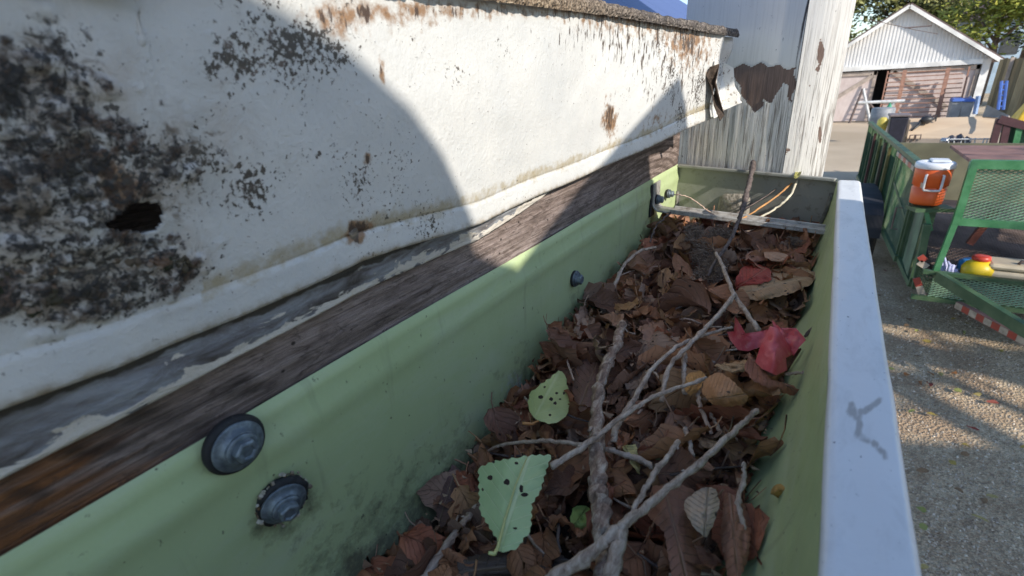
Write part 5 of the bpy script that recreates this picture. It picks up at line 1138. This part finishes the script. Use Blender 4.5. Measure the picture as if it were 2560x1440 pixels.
mb = MB(); mb.lathe([(.08, 0), (.09, .1), (.09, .2), (.04, .25)], Matrix.Translation(aty(2202, 326, 12.5)), 14); tag(mb.obj('yellow_bottle', plain('pale_yellow_plastic', (.70, .58, .12), .5), None, True), 'small yellow bottle under the grey can', 'bottle')
# second cage with maroon frame
sc2 = empty('maroon_cage', 'dark maroon framed trailer cage with green panels at the right', 'trailer cage', None, (3, 11.5, GZ)); MR = plain('maroon_steel', (.075, .03, .035), .6, sc=6)
def sb(name, a, b, w_, mt=MR, ya=11.5, yb=None): mb = MB(); mb.beam(aty(*a, ya), aty(*b, yb or ya), w_, w_); return glob(name, mb, mt, sc2)
sb('rail', (2497, 297), (2640, 335), .12); sb('frame_post', (2499, 297), (2478, 375), .09); sb('frame_post', (2519, 303), (2503, 378), .09); sb('frame_post', (2548, 318), (2533, 380), .08, GT)
mb = MB(); mb.add([aty(2515, 306, 11.6), aty(2640, 330, 11.6), aty(2640, 385, 11.6), aty(2498, 385, 11.6)], [(3, 2, 1, 0)]); o = glob('green_panel', mb, plain('dark_green_panel', (.04, .12, .07), .6, sc=3, var=.5), sc2); o.modifiers.new('s', 'SOLIDIFY').thickness = .02
mb = MB(); mb.add([(0, 0, 0), (.9, 0, 0), (.9, .6, 0), (0, .6, 0), (.15, .1, .5), (.8, .1, .55), (.8, .5, .5), (.2, .5, .45)], [(0, 3, 2, 1), (4, 5, 6, 7), (0, 1, 5, 4), (1, 2, 6, 5), (2, 3, 7, 6), (3, 0, 4, 7)]); o = mb.obj('yellow_hopper', plain('yellow_paint', (.70, .45, .03), .5), bevel=.03); o.location = aty(2540, 305, 14); tag(o, 'yellow painted machine hopper at the right edge of the yard', 'hopper')

# ================================================================== VEGETATION AND BACKDROP
def leafmat(name, a, b, c):
    m = M(name, .6); m.color(m.ramp(m.attr('tone'), [(0, a), (.5, b), (1, c)])); return m.m
LG1 = leafmat('olive_foliage', (.06, .075, .02), (.15, .17, .055), (.32, .30, .10)); LG2 = leafmat('dark_foliage', (.02, .035, .012), (.05, .075, .02), (.16, .20, .05)); LG3 = leafmat('yellow_foliage', (.12, .14, .02), (.30, .33, .05), (.50, .48, .10))
BARK = plain('tree_bark', (.16, .12, .10), .9, sc=5, var=.4)
def tree(x, y, h, cr, mat, label, nleaf=5200, ls=.13, trunk_h=.45, seed=1, cz=None, trunk_r=.2):
    r = random.Random(seed); t = empty('broadleaf_tree', label, 'tree', 'trees beyond the garage', (x, y, GZ)); mb = MB()
    mb.tube([(0, 0, 0), (.05, 0, h * .3), (-.05, .1, h * .55), (.1, 0, h * .8)], [trunk_r, trunk_r * .8, trunk_r * .55, trunk_r * .2], 10); tips = []
    for k in range(11):
        a = r.uniform(0, 6.28); z0 = h * r.uniform(.3, .7); e = Vector((math.cos(a) * cr * .75, math.sin(a) * cr * .75, z0 + h * r.uniform(.08, .32))); mb.tube([(0, 0, z0), Vector((0, 0, z0)).lerp(e, .5) + Vector((0, 0, .3)), e], [trunk_r * .4, trunk_r * .25, trunk_r * .08], 6); tips.append(e)
    mb.obj('trunk', BARK, t, True)
    cl_ = [Vector((r.gauss(0, .42) * cr, r.gauss(0, .42) * cr, h * (.62 + r.gauss(0, .16)))) for _ in range(26)] + tips
    VV = []; FF = []; TT = []
    for i in range(nleaf):
        c = r.choice(cl_); d = Vector((r.gauss(0, 1), r.gauss(0, 1), r.gauss(0, .8))) * cr * .17; p = c + d; n = len(VV)
        a = Vector((r.gauss(0, 1), r.gauss(0, 1), r.gauss(0, .6))).normalized() * ls * r.uniform(.6, 1.3); b = a.orthogonal().normalized() * ls * .5
        VV += [p - a, p + b, p + a, p - b]; FF.append((n, n + 1, n + 2, n + 3)); tn = min(1, max(0, .5 + r.gauss(0, .25))); TT += [tn] * 4
    mesh_obj('crown', VV, FF, mat, t, attrs=dict(tone=np.array(TT))); return t
tree(-1.5, 42, 9.5, 3.6, LG1, 'olive autumn tree behind the left roof slope', 9000, .16, seed=3)
tree(3.2, 44, 10.5, 3.4, LG1, 'olive autumn tree rising behind the garage peak', 9000, .16, seed=4)
tree(6.8, 39, 8.0, 2.3, LG3, 'yellow green tree behind the right roof slope', 5200, .14, seed=5)
tree(11.8, 37, 8.5, 2.6, LG2, 'dark leafy tree by the fence at upper right', 8000, .14, seed=6, trunk_r=.28)
tree(8.8, 29.5, 4.3, 1.5, LG3, 'low bright yellow green bush over the board fence', 2600, .09, seed=8, trunk_r=.07)
tree(9.4, 45, 12, 3.2, LG2, 'tall dark tree far behind the fence', 5200, .16, seed=9, trunk_r=.3)
tree(-6.5, 48, 11, 4.5, LG2, 'dark tree left of the garage', 6000, .18, seed=10)
tree(15.5, 34, 9, 3.0, LG2, 'dark tree at the right beyond the fence', 7000, .15, seed=12)
# neighbour house far behind with dark roof
nh = empty('distant_house', 'pale blue house with dark roof half hidden by the trees', 'house', None, (9, 52, GZ)); NB = plain('pale_blue_siding', (.36, .48, .62), .7, sc=1); DR = plain('dark_shingle_roof', (.08, .06, .07), .9, sc=3)
mb = MB(); mb.box((-3.5, 0, 0), (6, 6, 5.0)); mb.obj('wall', NB, nh)
mb = MB(); mb.add([(-4, -.5, 5.0), (6.5, -.5, 5.0), (6.5, 6.5, 5.0), (-4, 6.5, 5.0), (-4, 3, 7.8), (6.5, 3, 7.8)], [(0, 1, 5, 4), (2, 3, 4, 5), (0, 4, 3), (1, 2, 5), (0, 3, 2, 1)]); mb.obj('roof', DR, nh)
for k in range(3):
    mb = MB(); mb.box((-2.6 + k * 3, -.05, 2.6), (-1.6 + k * 3, -.01, 4.0)); wi = mb.obj('window', plain('dark_glass', (.05, .06, .08), .1), nh)
# overhead cables in front of the gable
mb = MB()
p = [aty(2168, 48, 25), aty(2290, 75, 25), aty(2345, 85, 25)]; mb.tube(p, .012, 5); p = [aty(2262, 70, 25), aty(2330, 64, 25)]; mb.tube(p, .022, 5)
tag(mb.obj('cable', DP), 'dark overhead cables crossing in front of the gable', 'cable')
# fallen leaves on the yard
r = random.Random(19); GCOL = [(.42, .17, .05), (.50, .36, .08), (.30, .06, .04), (.30, .18, .09), (.34, .36, .10), (.55, .42, .14)]
ls_ = [(2330, 1040), (2300, 960), (2325, 935), (2290, 830), (2265, 818), (2228, 925), (2380, 1160), (2395, 1230), (2480, 1245), (2450, 1300), (2310, 1420), (2440, 990), (2480, 1010), (2280, 1030), (2350, 940), (2385, 935), (2270, 800), (2430, 1075), (2500, 880)]
for k in range(52):
    if k < len(ls_): p = atz(*ls_[k], GZ + .02)
    else: y = r.uniform(2.4, 7.5); p = Vector((.5 + r.random() * y * .26, y, GZ + .02))
    vs, fs, uv = leaf_geo(r.uniform(.04, .075), r.uniform(.012, .024), r.uniform(-1.5, 1.5), r.uniform(-1, 1), .3, r.uniform(-1, 1), k, 9, 5)
    mt = Matrix.Translation(p + Vector((0, 0, .012))) @ Matrix.Rotation(r.random() * 6.28, 4, 'Z') @ Matrix.Rotation(r.uniform(-.4, .4), 4, 'X'); t = r.choice(GCOL)
    o = mesh_obj('fallen_leaf', [mt @ v for v in vs], fs, LEAF, None, True, attrs=dict(tint=np.array([t] * len(vs))), uv=uv)
    cn = ['orange', 'yellow', 'dark red', 'brown', 'olive green', 'pale yellow'][GCOL.index(t)]; zn = 'between the gutter lip and the trailer tongue' if p.y > 4.2 else 'in the near sun patch' if p.y > 3.4 else 'in the near shade'
    tag(o, '%s fallen leaf on the gravel %s' % (cn, zn), 'leaf', '%s leaves on the gravel %s' % (cn, zn))

# ================================================================== OUT OF FRAME, TO THE RIGHT: what shades the gutter and the yard
# added sack and boards, shaped to throw the shadows on flashing and gutter
m = plain('shade_sack_canvas', (.42, .38, .30), .9, sc=30)
VV = []; nu, nv = 40, 24
sk = empty('shade_sack', 'unseen canvas sack added to cast the curved shadow on the flashing', 'sack', None, (.40, -.32, .123))
def sp_(v, n): return math.copysign(abs(v) ** (2 / n), v)
for i in range(nu):
    a = 2 * math.pi * i / nu
    for j in range(nv):
        b = -math.pi / 2 + math.pi * j / (nv - 1)
        VV.append((.035 * sp_(math.cos(b), 3.5) * sp_(math.cos(a), 2.2), .205 * sp_(math.cos(b), 3.5) * sp_(math.sin(a), 2.2), .25 * sp_(math.sin(b), 3.5)))
fs = [(i * nv + j, ((i + 1) % nu) * nv + j, ((i + 1) % nu) * nv + j + 1, i * nv + j + 1) for i in range(nu) for j in range(nv - 1)]
mesh_obj('shade_sack_body', VV, fs, m, sk, True)
mb = MB(); mb.tube([(.03, -.18, .22), (.04, -.15, .30), (.04, -.05, .30), (.03, -.02, .22)], .008, 8); mb.obj('strap', m, sk, True)
u1 = Vector((.36, -.067, .226)); du = Vector((0, .195, .068)).normalized(); nn_ = Vector((0, -du.z, du.y)) * -1
mb = MB(); cpt = u1 + nn_ * .082; mb.beam(cpt - du * .5, cpt + du * .20, .035, .164, Vector((0, -du.z, du.y)))  # added caster, its edges set to shade gutter back and lip
tag(mb.obj('shade_plank', plain('shade_plank_pine', (.45, .33, .2), .8, sc=6)), 'unseen slanted pine piece added to shade the gutter back and lip', 'shade_plank')
mb = MB(); mb.box((.345, .185, .292), (.375, .236, .75)); tag(mb.obj('shade_board', plain('shade_board_grey', (.4, .34, .28), .8, sc=9)), 'unseen grey upright piece added to shade the top of the post', 'board')  # added caster, lower edge set where shade ends on the post
mb = MB(); w1 = Vector((.395, -.067 - .019, .226 + .025)); dw = Vector((0, .053, -.032)).normalized(); nw = Vector((0, -dw.z, dw.y)) * -1
nw = nw if nw.z < 0 else -nw
mb.beam(w1 + nw * .04 - dw * .16, w1 + nw * .04 + dw * .12, .03, .08, nw); tag(mb.obj('shade_batten', plain('shade_batten_grey', (.35, .3, .26), .8, sc=9)), 'unseen short grey strip added to shade the gutter back', 'shade_batten')  # added caster that closes the lit notch on the gutter back
ld = empty('extension_ladder', 'aluminium extension ladder standing to the right of the gutter', 'ladder', None, (.85, -1.3, GZ))
for y in (-.2, .2): mb = MB(); mb.beam((0, y, 0), (-.24, y, 3.0), .03, .075, (0, 1, 0)); mb.obj('rail', ALU, ld)
for k in range(10): mb = MB(); z = .25 + k * .28; x = -.24 * z / 3; mb.tube([(x, -.2, z), (x, .2, z)], .016, 10); mb.obj('rung', ALU, ld)
# unseen house added, its eave turned to shade the near gravel
nb_ = empty('shading_house', 'unseen low gabled house added right of the yard to shade the gravel', 'house', None, (7.62, -.31, GZ)); nb_.rotation_euler.z = math.atan2(.16, .38)
mb = MB(); mb.box((-.7, -7.6, 0), (7, -.4, 4.5)); mb.obj('wall', WP, nb_)  # wall of the added shading house
mb = MB(); mb.add([(-1.1, -8, 4.6), (7.4, -8, 4.6), (7.4, 0, 4.6), (-1.1, 0, 4.6), (-1.1, -4, 5.9), (7.4, -4, 5.9)], [(3, 2, 5, 4), (1, 0, 4, 5), (0, 3, 4), (2, 1, 5), (0, 1, 2, 3)]); mb.obj('roof', DR, nb_)  # roof of the added house, its eave shades the gravel
yt = empty('shading_tree', 'unseen bare limbed tree added right of the yard to shade the gravel', 'tree', None, (10.4, 2.3, GZ)); mb = MB(); r = random.Random(6)  # unseen tree added, limbs set along sun rays to shade gravel
mb.tube([(0, 0, 0), (.1, -.1, 2.5), (-.2, .1, 5), (0, 0, 7.5)], [.34, .28, .22, .1], 12)
for k in range(16):
    z0 = r.uniform(3.2, 6.6); a = r.uniform(0, 6.28); L = r.uniform(1.4, 3.2); e = Vector((math.cos(a) * L, math.sin(a) * L, z0 + r.uniform(.2, 1.6))); mid = Vector((0, 0, z0)).lerp(e, .5) + Vector((0, 0, r.uniform(-.2, .3)))
    mb.tube([(0, 0, z0), mid, e], [.15, .09, .02], 7)
    for q in range(3): f = mid.lerp(e, r.random()); mb.tube([f, f + Vector((r.gauss(0, .6), r.gauss(0, .6), r.uniform(0, .8)))], [.035, .01], 5)
def g2l(gx, gy, t): return Vector((gx + t, gy - .55 * t, GZ + .667 * t)) - yt.location
for pts, ra in (([(.2, 4.75, 9.6), (.7, 4.25, 9.7), (1.25, 3.78, 9.9), (2.0, 3.2, 10.2)], .15), ([(.3, 5.6, 9.6), (.75, 5.05, 9.5), (1.3, 4.75, 9.8), (2.0, 4.5, 10.2)], .10), ([(.3, 6.6, 9.4), (.8, 6.0, 9.5), (1.3, 5.6, 9.8)], .12), ([(.75, 4.25, 9.7), (1.0, 4.5, 9.9), (1.5, 4.2, 10.3)], .09), ([(.4, 3.75, 9.5), (.9, 3.98, 9.7), (1.2, 3.95, 9.8)], .025)):
    Q = [g2l(*q) for q in pts]; mb.tube([Vector((0, 0, 3.6))] + Q if ra > .09 else Q, ([.16] if ra > .09 else []) + [ra * (1 - .12 * i) for i in range(len(Q))], 8)
mb.obj('trunk', BARK, yt, True)  # trunk and limbs of the added shading tree
VV = []; FF = []; TT = []
for i in range(2000):
    c = Vector((r.gauss(0, 1.5), r.gauss(0, 1.5), 5.4 + r.gauss(0, .9))); c = Vector((round(c.x * 1.3) / 1.3 + r.gauss(0, .16), round(c.y * 1.3) / 1.3 + r.gauss(0, .16), c.z)); n = len(VV)
    a = Vector((r.gauss(0, 1), r.gauss(0, 1), r.gauss(0, .6))).normalized() * .07; b = a.orthogonal().normalized() * .04; VV += [c - a, c + b, c + a, c - b]; FF.append((n, n + 1, n + 2, n + 3)); TT += [r.random()] * 4
mesh_obj('crown', VV, FF, LG1, yt, attrs=dict(tone=np.array(TT)))  # crown of the added shading tree
